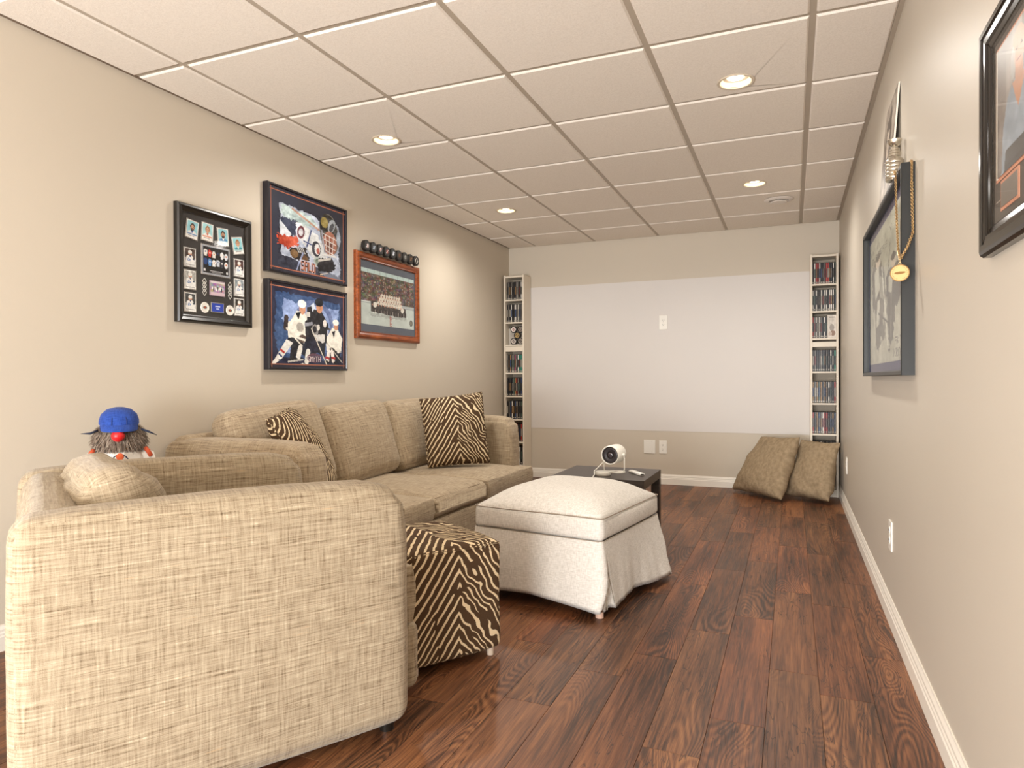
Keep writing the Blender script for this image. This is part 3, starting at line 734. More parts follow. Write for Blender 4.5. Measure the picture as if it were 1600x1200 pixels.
for k_ in range(12):
    x_, y_ = .13 + .148 * (k_ % 6), .25 + .30 * (k_ // 6) + .02 * ((k_ * 7) % 3); cj = ['e6e2dc', 'c8372c', 'e0dcd4', '1f1d20', 'e8e8ea', 'dfe2e8', '24447c', '5f8fc8', 'e8e8e6', 'cfd4de', '3c3f4a', 'e4e2e0'][k_]
    cv.poly([(x_ - .07, y_ - .04), (x_ - .03, y_ - .11), (x_ + .03, y_ - .11), (x_ + .07, y_ - .04), (x_ + .045, y_ + .12), (x_ - .045, y_ + .12)], cj); cv.ell(x_, y_ - .02, .022, .03, ['24447c', 'e8e2da', 'd07030'][k_ % 3])
cv.rect(.28, .84, .76, .87, 'bdbdbd'); cv.rect(.34, .90, .68, .92, '9a9a9a'); cv.ell(.1, .86, .04, .05, 'd8d8d8'); cv.ell(.9, .86, .04, .05, 'd8d8d8')
a_, b_ = to_l(.505, .435); card(a_, b_, .182, .150, 0, cv, 'jersey_photo')
cv = Canvas(30, 24, 'a8929c'); cv.noise(.3, 6, seed=2, mono=False); cv.rect(0, 0, 1, .12, 'd8d0d0'); cv.rect(0, .8, 1, 1, 'd0b8c0')
for k_ in range(9): cv.ell(.12 + .095 * k_, .5 + .1 * (k_ % 2), .05, .13, ['ecebe8', '2c3448', 'd8d8d8'][k_ % 3])
a_, b_ = to_l(.525, .675); card(a_, b_, .095, .075, 0, cv, 'action_photo', plain('a58f98', .4))
cv = Canvas(24, 14, '1f3fa8'); cv.rect(.28, .3, .72, .42, 'c9d0e8'); cv.rect(.36, .56, .64, .68, 'c9d0e8')
a_, b_ = to_l(.525, .845); card(a_, b_, .082, .05, 0, cv, 'title_plate')
for u_ in (.365, .705):
    a_, b_ = to_l(u_ - .005, .855); bm = B(); add_lathe(bm, [(0, .009), (.0245, .009), (.0265, .0115), (.0245, .0145), (.020, .0145), (.0195, .0125), (0, .0125)], 28, Matrix.Translation((a_, 0, b_)) @ Matrix.Rotation(R(90), 4, 'X'))
    pn = finish(bm, 'round_pin', M_WHITEP, e, smooth=True)
    cv = Canvas(9, 9, 'efece6'); cv.ell(.5, .5, .46, .34, '2a2a2e'); cv.ell(.5, .5, .2, .14, 'b5542f'); print_sheet(cv, 'pin_print', (a_ - .0125, -.0128, b_ + .0105), (.025, 0, 0), (0, 0, -.021), pn)
for u_ in (.36, .705):
    a_, b_ = to_l(u_ - .002, .675); bm = B()
    for k_ in range(4):
        zc = b_ + .027 - k_ * .018
        for s_ in ((-1, 0, 0, 1), (0, 1, 1, 0), (1, 0, 0, -1), (0, -1, -1, 0)): pass
        pts = [(a_ - .012, zc), (a_, zc + .016), (a_ + .012, zc), (a_, zc - .016)]
        for p_, q_ in zip(pts, pts[1:] + pts[:1]): add_cyl(bm, (p_[0], -.0112, p_[1]), (q_[0], -.0112, q_[1]), .0011, seg=5)
    finish(bm, 'lattice_ornament', M_WHITEP, e)
glass(e, fw_, fh_, .036, .017)

# --- goalie poster
PROFT = [(0, 0), (0, .034), (.004, .038), (.012, .038), (.014, .034), (.014, 0)]
M_FNAVY = plain('16151d', .25, 0, .6)
def poster_frame(e, w_, h_):
    rails(e, w_, h_, PROFT, M_FNAVY); finish(add_box(B(), (-w_ / 2 + .013, -.028, .013), (w_ / 2 - .013, -.001, h_ - .013)), 'backing', M_BLACK, e)
e, w_, h_ = art_root('goalie_poster_frame', 'L', 2.849, 3.553, 1.578, 2.067, 'dark framed goalie poster with lettering SALO, upper of the two stacked pictures')
poster_frame(e, w_, h_)
cv = Canvas(225, 156, '2a2b35'); cv.noise(.06, 4, seed=5); cv.rect(0, 0, .35, 1, '262a3c', .5)
P1 = cv.ragged([(.13, .17), (.55, .20), (.66, .27), (.88, .22), (.93, .38), (.90, .62), (.93, .80), (.90, .92), (.62, .86), (.14, .80)], 'b4bccb', .013, 1)
cv.noise(.28, 9, P1, 7); m = cv.ragged([(.15, .18), (.52, .22), (.62, .34), (.35, .38), (.14, .3)], 'b9cfc4', .012, 2, al=.75); cv.noise(.3, 16, m, 8)
cv.line(.28, .20, .62, .36, .02, 'c07a5a', .7)
cv.ragged([(.14, .34), (.34, .34), (.31, .52), (.24, .58), (.14, .56)], '383e52', .02, 3); cv.poly([(.13, .38), (.27, .52), (.22, .58), (.13, .56)], 'dfe3e6')
cv.ragged([(.10, .56), (.33, .53), (.36, .64), (.22, .70), (.11, .68)], 'c4492a', .02, 4); cv.noise(.2, 12, (cv.u < .36) & (cv.v > .54) & (cv.v < .70) & (cv.u > .1), 3)
g_ = cv.ragged([(.32, .34), (.48, .38), (.60, .44), (.70, .58), (.74, .74), (.62, .80), (.50, .70), (.42, .60), (.34, .52)], 'dcdcd8', .012, 5); cv.noise(.22, 12, g_, 6)
cv.ell(.385, .46, .045, .085, '6a3038', 1, .4); cv.ell(.385, .46, .028, .05, 'c8c8c8', 1, .4); cv.line(.52, .40, .46, .62, .016, '3c4a78'); cv.line(.42, .56, .60, .60, .012, '3c4a78')
cv.ell(.585, .62, .06, .10, '33323a'); cv.ell(.60, .62, .038, .07, 'd6d2cc'); cv.ell(.61, .64, .022, .04, 'a55040'); cv.ell(.60, .78, .05, .06, 'a9b4a8'); cv.ell(.60, .78, .03, .035, '74806e')
cv.ragged([(.24, .68), (.44, .64), (.50, .80), (.40, .84), (.26, .80)], '2b2320', .015, 6); cv.ell(.30, .75, .05, .05, '7a5a34'); cv.ell(.43, .79, .04, .05, '6a4a2c')
for k_ in range(4): cv.line(.33 + .025 * k_, .66, .36 + .025 * k_, .72, .009, 'd8d6d0')
cv.line(.41, .72, .31, .98, .018, '9fa8c8'); cv.line(.33, .88, .30, 1.0, .022, '2a2c3a')
cv.ragged([(.62, .74), (.80, .68), (.86, .80), (.78, .90), (.64, .96), (.60, .86)], '1c1a1c', .015, 7); cv.noise(.12, 14, (cv.u > .6) & (cv.v > .7) & (cv.u < .85), 9)
cv.line(.64, .94, .74, .90, .012, 'c9b090'); cv.line(.62, .76, .78, .70, .02, 'd0c8bc')
# mask
cv.ell(.77, .38, .135, .27, '77736c', 1, -.25); cv.ell(.77, .38, .12, .25, '2c2a26', 1, -.25); cv.ell(.745, .28, .115, .16, '2c2a24', 1, .3); cv.noise(.3, 16, ((cv.u - .745) / .12) ** 2 + ((cv.v - .3) / .17) ** 2 < 1, 4); cv.ell(.70, .24, .05, .07, 'b09a4a', .8); cv.ell(.80, .26, .045, .10, 'a9b0b4', .9, .6); cv.ell(.80, .28, .025, .07, '3b3c3e', 1, .6)
cv.ell(.775, .50, .10, .16, 'a2634a', 1); cv.ell(.775, .54, .05, .08, '6b3a2a')
for k_ in range(4): cv.line(.68 + .012 * k_, .39 + .07 * k_, .87 - .010 * k_, .43 + .07 * k_, .008, 'dcd6cc')
for k_ in range(3): cv.line(.71 + .06 * k_, .40, .735 + .035 * k_, .66, .008, 'dcd6cc')
cv.ell(.90, .40, .03, .10, 'a9b4c0', .9); cv.line(.66, .36, .70, .62, .02, '8f8f96'); cv.line(.70, .66, .86, .66, .018, 'e6e2da')
[cv.text('SALO', .384 + a_ * .0045, .815 + b_ * .006, .112, 'c8a090' if a_ < 0 else '8a4a34', .036) for a_ in (-1, 1) for b_ in (-1, 1)]; cv.text('SALO', .384, .815, .112, '1b1722', .036); cv.noise(.16, 30, (cv.u > .1) & (cv.u < .93) & (cv.v > .17) & (cv.v < .95), 21); cv.put((cv.u > .1) & (cv.u < .94) & (cv.v > .16) & (cv.v < .97), '20222c', .22)
cv.rect(.375, .80, .575, .95, 'a3a6b4', .8); [cv.text('SALO', .384 + a_ * .0035, .815 + b_ * .004, .125, 'c07a58', .040) for a_ in (-1, 1) for b_ in (-1, 1)]; cv.text('SALO', .384, .815, .125, '15121c', .040)
cv.ragged([(.62, .90), (.80, .88), (.90, .80), (.93, .98), (.92, 1.0), (.72, .97)], '8f97a8', .01, 9, al=.55)
for ins in (0, 1):
    a0 = .018 + .012 * ins
cv.put((cv.u < .02) | (cv.u > .98) | (cv.v < .03) | (cv.v > .97), '2a2833'); cv.put(((cv.u > .02) & (cv.u < .03)) | ((cv.u < .98) & (cv.u > .97)) & True, '9a5b43'); 
cv.put(((cv.v > .03) & (cv.v < .044)) | ((cv.v < .97) & (cv.v > .956)), '9a5b43')
sheet(cv, e, w_, h_, .0135, .0285, 'poster_print')

# --- three player poster
e, w_, h_ = art_root('player_poster_frame', 'L', 2.849, 3.55, 1.040, 1.537, 'dark framed poster of three hockey players, lower of the two stacked pictures')
poster_frame(e, w_, h_)
cv = Canvas(225, 158, '272b42'); cv.noise(.05, 4, seed=2); cv.ragged([(.08, .10), (.40, .11), (.92, .14), (.93, .80), (.90, .90), (.12, .88), (.06, .60)], '3c5680', .018, 1, al=.9); cv.noise(.10, 10, seed=7)
Pm = cv.ragged([(.16, .17), (.45, .23), (.90, .21), (.88, .40), (.86, .62), (.88, .86), (.70, .80), (.30, .86), (.14, .78), (.26, .62), (.15, .42)], '8fa2cc', .014, 2); cv.noise(.14, 14, Pm, 3)
cv.ell(.56, .42, .26, .28, '5e6c94', .9); cv.ell(.56, .44, .21, .23, '8a9cc4'); cv.poly([(.50, .22), (.55, .17), (.60, .34), (.56, .40)], 'c3cbd8'); cv.poly([(.42, .34), (.50, .28), (.50, .40)], 'b5c0d4')
cv.rect(.25, .66, .88, .80, '2f4570', .6)
def skater(x, y, s, jersey, pants, sock, stripe, helmet, skin='c08a6c', lean=0):
    cv.poly([(x - .13 * s, y + .05 * s), (x - .03 * s, y - .12 * s), (x + .07 * s, y - .10 * s), (x + .15 * s, y + .04 * s), (x + .13 * s, y + .28 * s), (x - .09 * s, y + .30 * s)], jersey)
    cv.poly([(x - .10 * s, y + .26 * s), (x + .12 * s, y + .26 * s), (x + .10 * s, y + .46 * s), (x + .01 * s, y + .40 * s), (x - .13 * s, y + .50 * s)], pants)
    cv.ell(x + .04 * s, y - .15 * s, .042 * s, .07 * s, skin); cv.ell(x + .035 * s, y - .21 * s, .055 * s, .05 * s, helmet)
    cv.line(x - .12 * s, y + .06 * s, x - .11 * s, y + .24 * s, .055 * s, jersey); cv.line(x + .13 * s, y + .06 * s, x + .08 * s, y + .26 * s, .055 * s, jersey)
# left player
skater(.36, .42, 1.0, 'e4e0d4', '22242c', 'e4e0d4', 'b03a34', 'ecebe4'); cv.poly([(.30, .28), (.40, .26), (.36, .42)], '22242c', 0); cv.poly([(.31, .33), (.38, .31), (.35, .41)], '1c1c22')
cv.ell(.37, .50, .045, .06, '9a948c', .8); cv.line(.20, .40, .19, .52, .05, '3c3230'); cv.poly([(.22, .64), (.40, .62), (.38, .78), (.30, .80), (.20, .72)], '202228')
cv.poly([(.20, .66), (.28, .70), (.14, .90), (.05, .92)], 'dcdad4'); cv.line(.13, .79, .17, .82, .02, 'b23a35'); cv.line(.11, .84, .14, .87, .018, '2c3a6a'); cv.poly([(.02, .95), (.08, .88), (.11, .92), (.05, .97)], 'e4e0d8'); cv.line(.20, .53, .42, .76, .014, 'd8d2c4'); cv.ell(.40, .64, .05, .05, '5a4a40'); cv.line(.30, .62, .44, .66, .02, 'e0dcd0')
# right player
skater(.83, .56, .8, 'e4e0d4', '22242c', 'e4e0d4', 'b03a34', 'ecebe4'); cv.rect(.70, .46, .74, .56, 'e4e0d4'); cv.line(.72, .45, .76, .49, .02, '4a4038'); cv.poly([(.80, .52), (.85, .50), (.83, .60)], '1c1c22'); cv.ell(.80, .78, .05, .05, '3a332e')
cv.line(.755, .78, .735, .90, .045, 'e4dcd4'); cv.line(.80, .78, .82, .90, .042, 'e4dcd4'); cv.line(.715, .86, .755, .87, .022, 'a83330'); cv.line(.80, .86, .84, .87, .022, 'a83330'); cv.ell(.72, .92, .03, .02, '1c1c20'); cv.ell(.85, .93, .03, .02, '1c1c20'); cv.line(.72, .66, .95, .92, .009, 'b9b2a6')
# centre player in black
skater(.585, .38, 1.05, '242428', '20242c', 'e0dcd2', 'b03a34', '1d1f26'); cv.poly([(.46, .24), (.52, .22), (.54, .40), (.46, .44)], '202026'); cv.rect(.45, .30, .50, .36, 'c8c4bc'); cv.line(.44, .46, .52, .44, .03, '8a8c94')
cv.ell(.565, .52, .045, .075, '8c8a88'); cv.ell(.56, .51, .028, .045, '2a2a30'); cv.ell(.61, .48, .02, .04, 'd0ccc4'); cv.ell(.70, .42, .026, .05, 'd8d0c8'); cv.poly([(.55, .24), (.66, .24), (.64, .31), (.58, .32)], 'b9735a', 0)
cv.poly([(.46, .62), (.56, .60), (.52, .76), (.44, .84), (.36, .80)], '1e2230'); cv.poly([(.52, .66), (.66, .62), (.60, .78), (.48, .82)], '28293a')
cv.line(.37, .76, .34, .88, .055, 'dcdad2'); cv.line(.47, .80, .45, .92, .055, 'd8d8d0'); cv.ell(.29, .90, .05, .03, '17171b'); cv.ell(.40, .97, .035, .025, 'dad8cc'); cv.line(.22, .93, .40, .90, .015, 'b9b5ae'); cv.poly([(.56, .58), (.70, .56), (.70, .66), (.62, .70)], 'cfcdc8'); cv.ell(.62, .70, .04, .05, '2e2e36')
cv.line(.515, .50, .735, .98, .012, 'cfc8ba'); cv.line(.735, .98, .745, 1.0, .02, 'cfc8ba')
cv.ell(.555, .875, .10, .06, '6a4450', .8); cv.ell(.555, .885, .09, .045, '4a3d4e', .8); cv.noise(.12, 34, (cv.u > .08) & (cv.u < .93) & (cv.v > .12) & (cv.v < .93), 22); cv.text('SMYTH', .463, .852, .075, 'd8c8c4', .030)
cv.put((cv.u < .02) | (cv.u > .98) | (cv.v < .03) | (cv.v > .97), '2a2833'); cv.put(((cv.u > .02) & (cv.u < .03)) | ((cv.u < .98) & (cv.u > .97)), 'a0644c'); cv.put(((cv.v > .03) & (cv.v < .044)) | ((cv.v < .97) & (cv.v > .956)), 'a0644c')
sheet(cv, e, w_, h_, .0135, .0285, 'poster_print')

# --- team photograph in cherry wood frame
e, w_, h_ = art_root('team_photo_frame', 'L', 3.667, 4.472, 1.257, 1.838, 'reddish wooden framed hockey team photograph with pucks along its top edge')
rails(e, w_, h_, [(0, 0), (0, .020), (.006, .028), (.016, .033), (.028, .030), (.040, .022), (.046, .024), (.050, .018), (.050, 0)], M_CHERRY)
finish(add_box(B(), (-w_ / 2 + .048, -.012, .048), (w_ / 2 - .048, -.002, h_ - .048)), 'mat_board', plain('4d5460', .7), e)
cv = Canvas(110, 84, '6a5a50'); cv.noise(.22, 26, seed=5, mono=False); cv.noise(.35, 30, seed=8); cv.a *= .82
for k_ in range(260):
    a_, b_ = rs.random(), .1 + .42 * rs.random(); cv.ell(a_, b_, .008, .012, rs.choice(['a04a38', 'b8a898', '3c2f2a', '4f5a78', 'c0b0a0', '8a3a2a']), .8)
cv.rect(0, 0, 1, .07, 'b9cfcc'); [cv.rect(k_ / 9 - .004, .0, k_ / 9 + .004, .07, '8fa3a2') for k_ in range(1, 9)]
cv.put((cv.v > .60) & (cv.v < 2), 'bcc6c0'); cv.noise(.06, 9, cv.v > .6, 6); cv.rect(0, .58, .32, .60, 'd0d6d2'); cv.rect(0, .605, 1, .615, '8b9396'); cv.rect(.7, .56, 1, .61, 'a8b0b0')
for rw, (y_, n_, x0_) in enumerate(((.42, 8, .36), (.49, 9, .33), (.56, 10, .30))):
    for k_ in range(n_):
        xx = x0_ + k_ * .048; cv.ell(xx, y_ + .03, .022, .045, 'd8d0c2'); cv.ell(xx, y_ - .02, .010, .018, 'b98a70'); cv.ell(xx, y_ - .03, .010, .010, '3a2a22')
cv.poly([(.16, .58), (.22, .56), (.30, .62), (.72, .64), (.82, .60), (.84, .78), (.70, .80), (.16, .76)], '2b2422'); cv.noise(.25, 40, (cv.v > .6) & (cv.v < .78) & (cv.u > .17) & (cv.u < .83), 4)
for k_ in range(12): cv.ell(.19 + k_ * .054, .63, .010, .018, 'b98a70'); cv.line(.19 + k_ * .054, .72, .19 + k_ * .054, .79, .010, ['6b6058', 'd8d2c6'][k_ % 2], .8)
cv.ell(.24, .63, .035, .05, 'dcd8cc'); cv.ell(.76, .66, .03, .05, 'dcd8cc')
cv.put((cv.v > .79) & (cv.v < .84) & (cv.u > .15) & (cv.u < .85), '8f9490', .5); cv.noise(.15, 50, (cv.v > .77) & (cv.v < .86) & (cv.u > .13) & (cv.u < .87), 2)
cv.line(.515, .80, .515, .985, .006, 'a34a3c'); cv.line(.555, .80, .555, .985, .006, 'a34a3c')
for k_ in range(6): cv.line(.515, .83 + k_ * .03, .555, .83 + k_ * .03, .006, 'a34a3c')
cv.ell(.94, .88, .032, .065, '4a4a44'); cv.ell(.94, .88, .016, .035, '8a8470')
mw = w_ - .10; mh = h_ - .10
print_sheet(cv, 'team_photo', (-mw / 2 + .016, -.0126, .05 + mh - .052), (mw - .032, 0, 0), (0, 0, -(mh - .104)), e)
glass(e, w_, h_, .048, .0155)
pos9 = ['first, nearest the camera', 'second', 'third', 'fourth', 'fifth, middle one', 'sixth', 'seventh', 'eighth', 'ninth, farthest from the camera']
inn = [('201c1b', 'd6b8b0', .1, 'c9ccd2'), ('1d1a1a', '8a93a0', 0, '9fb0c0'), ('1f1b1b', 'e0d8d4', -.02, 'b04a4a'), ('1d1a1a', 'b04a44', 0, 'd8d0c8'), ('20242c', 'dfe4ee', .02, 'dfe4ee'), ('2a2018', '7a4a2c', 0, '5a3a24'), ('3a3632', '9ea09c', 0, '707470'), ('2a211a', '6a4a30', 0, '8a6a4a'), ('c8c2b8', '1d1b1c', 0, '1d1b1c')]
for k_ in range(9):
    puck((XL + .0285, 3.745 + k_ * .0795, 1.838 + .0375), R(90), inn[k_][0] if k_ < 8 else '1d1b1c', inn[k_][:4] if k_ < 8 else ('c8c2b8', '1d1b1c', 0, '1d1b1c'), f'black hockey puck on edge atop the wooden team photo frame, {pos9[k_]}', 'pucks along the top of the team photo frame')

# --- deep shadow box on the right wall
e, w_, h_ = art_root('shadow_box_frame', 'R', 3.80, 2.52, .990, 1.686, 'deep black shadow box with a black and white hockey picture on the right wall', 'picture')
DP = .040
M_BOX = plain('262624', .4, 0, .35)
rails(e, w_, h_, [(0, 0), (0, DP - .002), (.002, DP), (.014, DP), (.017, DP - .004), (.018, DP - .022), (.018, 0)], M_BOX)
finish(add_box(B(), (-w_ / 2 + .017, -.012, .017), (w_ / 2 - .017, -.001, h_ - .017)), 'mat_board', plain('2a2f5c', .6), e)
cv = Canvas(110, 110, 'a9a998'); cv.noise(.14, 5, seed=3)
cv.ragged([(.10, .22), (.30, .18), (.44, .30), (.50, .52), (.42, .74), (.30, .92), (.16, .80), (.10, .50)], '55554c', .02, 2)
cv.ragged([(.52, .40), (.72, .34), (.90, .44), (.88, .60), (.74, .66), (.70, .86), (.60, .90), (.54, .66)], '43433d', .02, 3)
cv.poly([(.16, .28), (.30, .24), (.34, .44), (.20, .50)], 'bdbdac'); cv.poly([(.34, .34), (.46, .40), (.44, .54), (.34, .50)], '8b8b7e'); cv.poly([(.26, .52), (.34, .52), (.32, .70), (.22, .72)], 'c4c4b4'); cv.poly([(.12, .58), (.18, .56), (.22, .82), (.16, .86)], 'b9b9a8')
cv.line(.40, .30, .56, .88, .020, 'd0d0c0'); cv.line(.30, .62, .60, .74, .016, '2b2b28'); cv.line(.62, .20, .52, .58, .014, '3a3a36'); cv.line(.66, .44, .64, .82, .03, '6b6b60'); cv.poly([(.58, .42), (.70, .40), (.66, .54), (.58, .52)], 'b2b2a2')
cv.ell(.28, .22, .07, .05, 'c6b9a6'); cv.ell(.28, .185, .065, .03, '30302c'); cv.ell(.70, .34, .06, .045, 'c0b4a2'); cv.ell(.70, .31, .06, .025, '30302c')
cv.ell(.60, .92, .03, .012, '24241f'); cv.line(.86, .06, .84, .46, .012, '4e4640'); cv.line(.97, .14, .86, .06, .010, '4e4640'); cv.ragged([(.36, .74), (.50, .70), (.50, .80), (.40, .84)], '5f5f56', .02, 9)
cv.noise(.10, 14, seed=9); cv.noise(.06, 40, seed=10)
cv.text('OKLA CITY', .05, .08, .042, '4a4a44', .058); cv.text('BLAZERS', .07, .15, .042, '4a4a44', .058)
cv.text('SKIP', .74, .845, .050, '33332f', .040); cv.text('KRAKE', .71, .920, .050, '33332f', .042)
ins = .055
print_sheet(cv, 'picture_print', (-w_ / 2 + ins, -.0126, h_ - ins), (w_ - 2 * ins, 0, 0), (0, 0, -(h_ - 2 * ins)), e)
glass(e, w_, h_, .017, .022)

# --- leaning print on top of the shadow box
e = empty('leaning_print', (.338, 3.0, 1.688)); tag(e, 'thin unframed print leaning on the right wall above the shadow box', 'print')
tilt = math.atan2(.029, .385)
bm = B(); add_box(bm, (-.003, -.165, 0), (.003, .165, .387), .0006, 1); p = finish(bm, 'board', plain('d9d2c4', .5), e); p.rotation_euler = (0, tilt, 0)
cv = Canvas(40, 46, '83786c'); cv.noise(.3, 6, seed=4); cv.ragged([(.2, .2), (.6, .1), (.8, .6), (.5, .9), (.2, .7)], '4c443d', .04, 5); cv.ragged([(.3, .3), (.5, .3), (.55, .6), (.35, .6)], 'a89a8b', .03, 6); cv.noise(.15, 14, seed=6)
q = print_sheet(cv, 'print_face', (-.0034, .163, .385), (0, -.326, 0), (0, 0, -.383), p)

# --- mini trophy
e = empty('silver_trophy', (.340, 2.745, 1.6865)); tag(e, 'small silver barrel shaped trophy cup standing on the black shadow box', 'trophy')
M_CUP = plain('cfc8ba', .22, .95)
prof = [(0, 0), (.0275, 0), (.029, .004)]
for k_ in range(5): z_ = .006 + k_ * .0135; prof += [(.0275, z_), (.029, z_ + .002), (.029, z_ + .0115), (.0275, z_ + .0135)]
prof += [(.0255, .077), (.020, .083)]
for k_ in range(3): z_ = .085 + k_ * .010; r_ = .019 - k_ * .002; prof += [(r_, z_), (r_ + .0015, z_ + .002), (r_ + .001, z_ + .009)]
prof += [(.011, .117), (.0105, .122)]
finish(add_lathe(B(), prof + [(0, .122)], 32), 'barrel', M_CUP, e, smooth=True)
finish(add_lathe(B(), [(0, .121), (.010, .122), (.017, .127), (.0215, .136), (.0235, .145), (.0225, .147), (.019, .138), (.012, .130), (0, .128)], 32), 'bowl', M_CUP, e, smooth=True)

# --- gold chain and medal
CH = plain('c9a878', .28, .9); e = empty('gold_medal', (.334, 2.49, 1.315)); tag(e, 'gold medal on a rope chain hanging off the corner of the shadow box', 'medal')
ec = Vector(e.location)
kn = Vector((.3215, 2.470, 1.361))
A0 = [Vector((.345, 2.80, 1.7035)) , Vector((.3275, 2.66, 1.700)), Vector((.3215, 2.62, 1.697)), Vector((.3235, 2.60, 1.68)), Vector((.3238, 2.585, 1.64)), Vector((.3235, 2.575, 1.58)), Vector((.323, 2.55, 1.48)), Vector((.322, 2.515, 1.40)), kn]
A0[0] = Vector((.352, 2.70, 1.6915)); A0[1] = Vector((.338, 2.68, 1.6915)); A0[2] = Vector((.3255, 2.645, 1.6925))
B0 = [Vector((.352, 2.70, 1.6915)), Vector((.358, 2.60, 1.6915)), Vector((.361, 2.53, 1.6925)), Vector((.3605, 2.5135, 1.685)), Vector((.360, 2.512, 1.62)), Vector((.362, 2.510, 1.50)), Vector((.3615, 2.5, 1.45)), Vector((.345, 2.485, 1.405)), kn]
def resample(P, d):
    out = [P[0]]; acc = 0
    for a, b in zip(P, P[1:]):
        L = (b - a).length; s_ = d - acc
        while s_ <= L: out.append(a + (b - a) * (s_ / L)); s_ += d
        acc = L - (s_ - d)
    return out
bm = B()
for path in (A0, B0):
    pts = resample(path, .0058)
    for k_ in range(len(pts) - 1):
        m_, L_ = align(pts[k_], pts[k_ + 1])
        m_ = m_ @ Matrix.Translation((0, 0, L_ / 2)) @ Matrix.Rotation(R(90 * (k_ % 2) + 35), 4, 'Z') @ Matrix.Rotation(R(90), 4, 'X')
        t = bmesh.new(); N1, N2 = 8, 4; rr = []
        for a in range(N1):
            ca, sa = math.cos(2 * math.pi * a / N1), math.sin(2 * math.pi * a / N1)
            rr.append([t.verts.new(((.0036 + .0013 * math.cos(2 * math.pi * b / N2)) * ca, (.0048 + .0013 * math.cos(2 * math.pi * b / N2)) * sa, .0013 * math.sin(2 * math.pi * b / N2))) for b in range(N2)])
        for a in range(N1):
            for b in range(N2): t.faces.new((rr[a][b], rr[(a + 1) % N1][b], rr[(a + 1) % N1][(b + 1) % N2], rr[a][(b + 1) % N2]))
        merge(bm, t, 0, m_)
c_ = finish(bm, 'chain', CH, e, smooth='all'); c_.location = -ec; c_['kind'] = 'stuff'
mc = Vector((.3205, 2.466, 1.318)); face = (Vector((0, 0, CAMZ)) - mc); face.z = 0; face.normalize()
mm = Matrix.Translation(mc - ec) @ face.to_track_quat('Z', 'Y').to_matrix().to_4x4()
md = finish(add_lathe(B(), [(0, -.0015), (.026, -.0015), (.0275, 0), (.0275, .0015), (.026, .0025), (.0245, .0015), (0, .0013)], 40, mm), 'medal_disc', plain('b8925e', .45, .45), e)
bm = B(); zz = face
def onm(x_, y_, z_=.0018): return mm @ Vector((x_, y_, z_))
for k_ in range(22):
    if k_ in (5, 6, 16, 17): continue
    a_ = 2 * math.pi * k_ / 22; add_cyl(bm, onm(.0205 * math.cos(a_), .0205 * math.sin(a_), .001), onm(.0205 * math.cos(a_), .0205 * math.sin(a_), .0021), .0013, seg=5)
t = bmesh.new()
loopv = [t.verts.new(onm(x_ * 1, y_, .0022)) for x_, y_ in ((-.017, -.001), (-.012, .003), (0, .0045), (.012, .004), (.017, .002), (.014, -.001), (.006, -.0035), (-.008, -.004))]
t.faces.new(loopv); merge(bm, t); finish(bm, 'medal_relief', plain('6a4a22', .4, .7), md)
bm = B(); add_tube(bm, [onm(.0035 * math.cos(a), .031 + .0045 * math.sin(a), 0) for a in [2 * math.pi * k / 12 for k in range(12)]], .0009, 6, True); add_tube(bm, [onm(.0025 * math.sin(a), .038 + .005 * math.cos(a), 0) for a in [2 * math.pi * k / 12 for k in range(12)]], .0009, 6, True)
finish(bm, 'ring', CH, e, smooth='all')

# --- large framed player portrait, cut by the right edge of the view
e, w_, h_ = art_root('player_portrait_frame', 'R', 1.615, .98, 1.222, 1.672, 'black framed portrait of a person in grey blue shirt, nearest on the right wall')
rails(e, w_, h_, [(0, 0), (0, .014), (.004, .021), (.010, .024), (.020, .024), (.022, .021), (.026, .021), (.036, .020), (.040, .016), (.050, .014), (.055, .009), (.055, 0)], M_GLOSSB)
finish(add_box(B(), (-w_ / 2 + .053, -.008, .053), (w_ / 2 - .053, -.001, h_ - .053)), 'mat_board', plain('4e463e', .8), e)
px0, px1, pz0, pz1 = -w_ / 2 + .078, -w_ / 2 + .355, .135, h_ - .075
finish(add_box(B(), (px0 - .006, -.0095, pz0 - .006), (px1 + .006, -.007, pz1 + .006)), 'inner_mat', plain('c98a6c', .6), e)
finish(add_box(B(), (px0 - .001, -.0105, pz0 - .001), (px0 + .007, -.009, pz1 + .001)), 'bevel_edge', plain('e9e2d2', .5), e)
cv = Canvas(64, 70, '8a8178'); cv.noise(.2, 4, seed=2); cv.rect(0, 0, .2, 1, '6f655e', .5); cv.rect(.55, .0, 1, .35, '5d564f', .5); cv.rect(.72, .05, 1, .2, '3a5fb4')
cv.poly([(.10, 1), (.14, .66), (.24, .46), (.40, .38), (.56, .38), (.76, .46), (.86, .66), (.88, 1)], '8b96a0'); cv.noise(.12, 7, (cv.v > .4), 5)
cv.poly([(.34, .40), (.62, .40), (.47, .62)], 'b9805c'); cv.rect(.40, .28, .56, .44, 'b07a58'); cv.ell(.48, .20, .115, .14, 'c08a6a'); cv.ell(.47, .12, .12, .075, 'b98a68'); cv.ell(.36, .26, .05, .12, 'a9aaa6', .7); cv.poly([(.2, .84), (.8, .84), (.84, 1), (.16, 1)], '35312e', .9); cv.ell(.44, .19, .02, .012, '4a2f22'); cv.ell(.54, .19, .02, .012, '4a2f22'); cv.rect(.44, .27, .53, .285, '8a4a3c')
print_sheet(cv, 'portrait_print', (px0 + .007, -.0108, pz1), (px1 - px0 - .007, 0, 0), (0, 0, -(pz1 - pz0)), e)
nx0, nx1 = -w_ / 2 + .108, -w_ / 2 + .205
pl = finish(add_box(B(), (nx0 - .006, -.0095, .070), (nx1 + .006, -.007, .126)), 'name_plate', plain('c98a6c', .6), e)
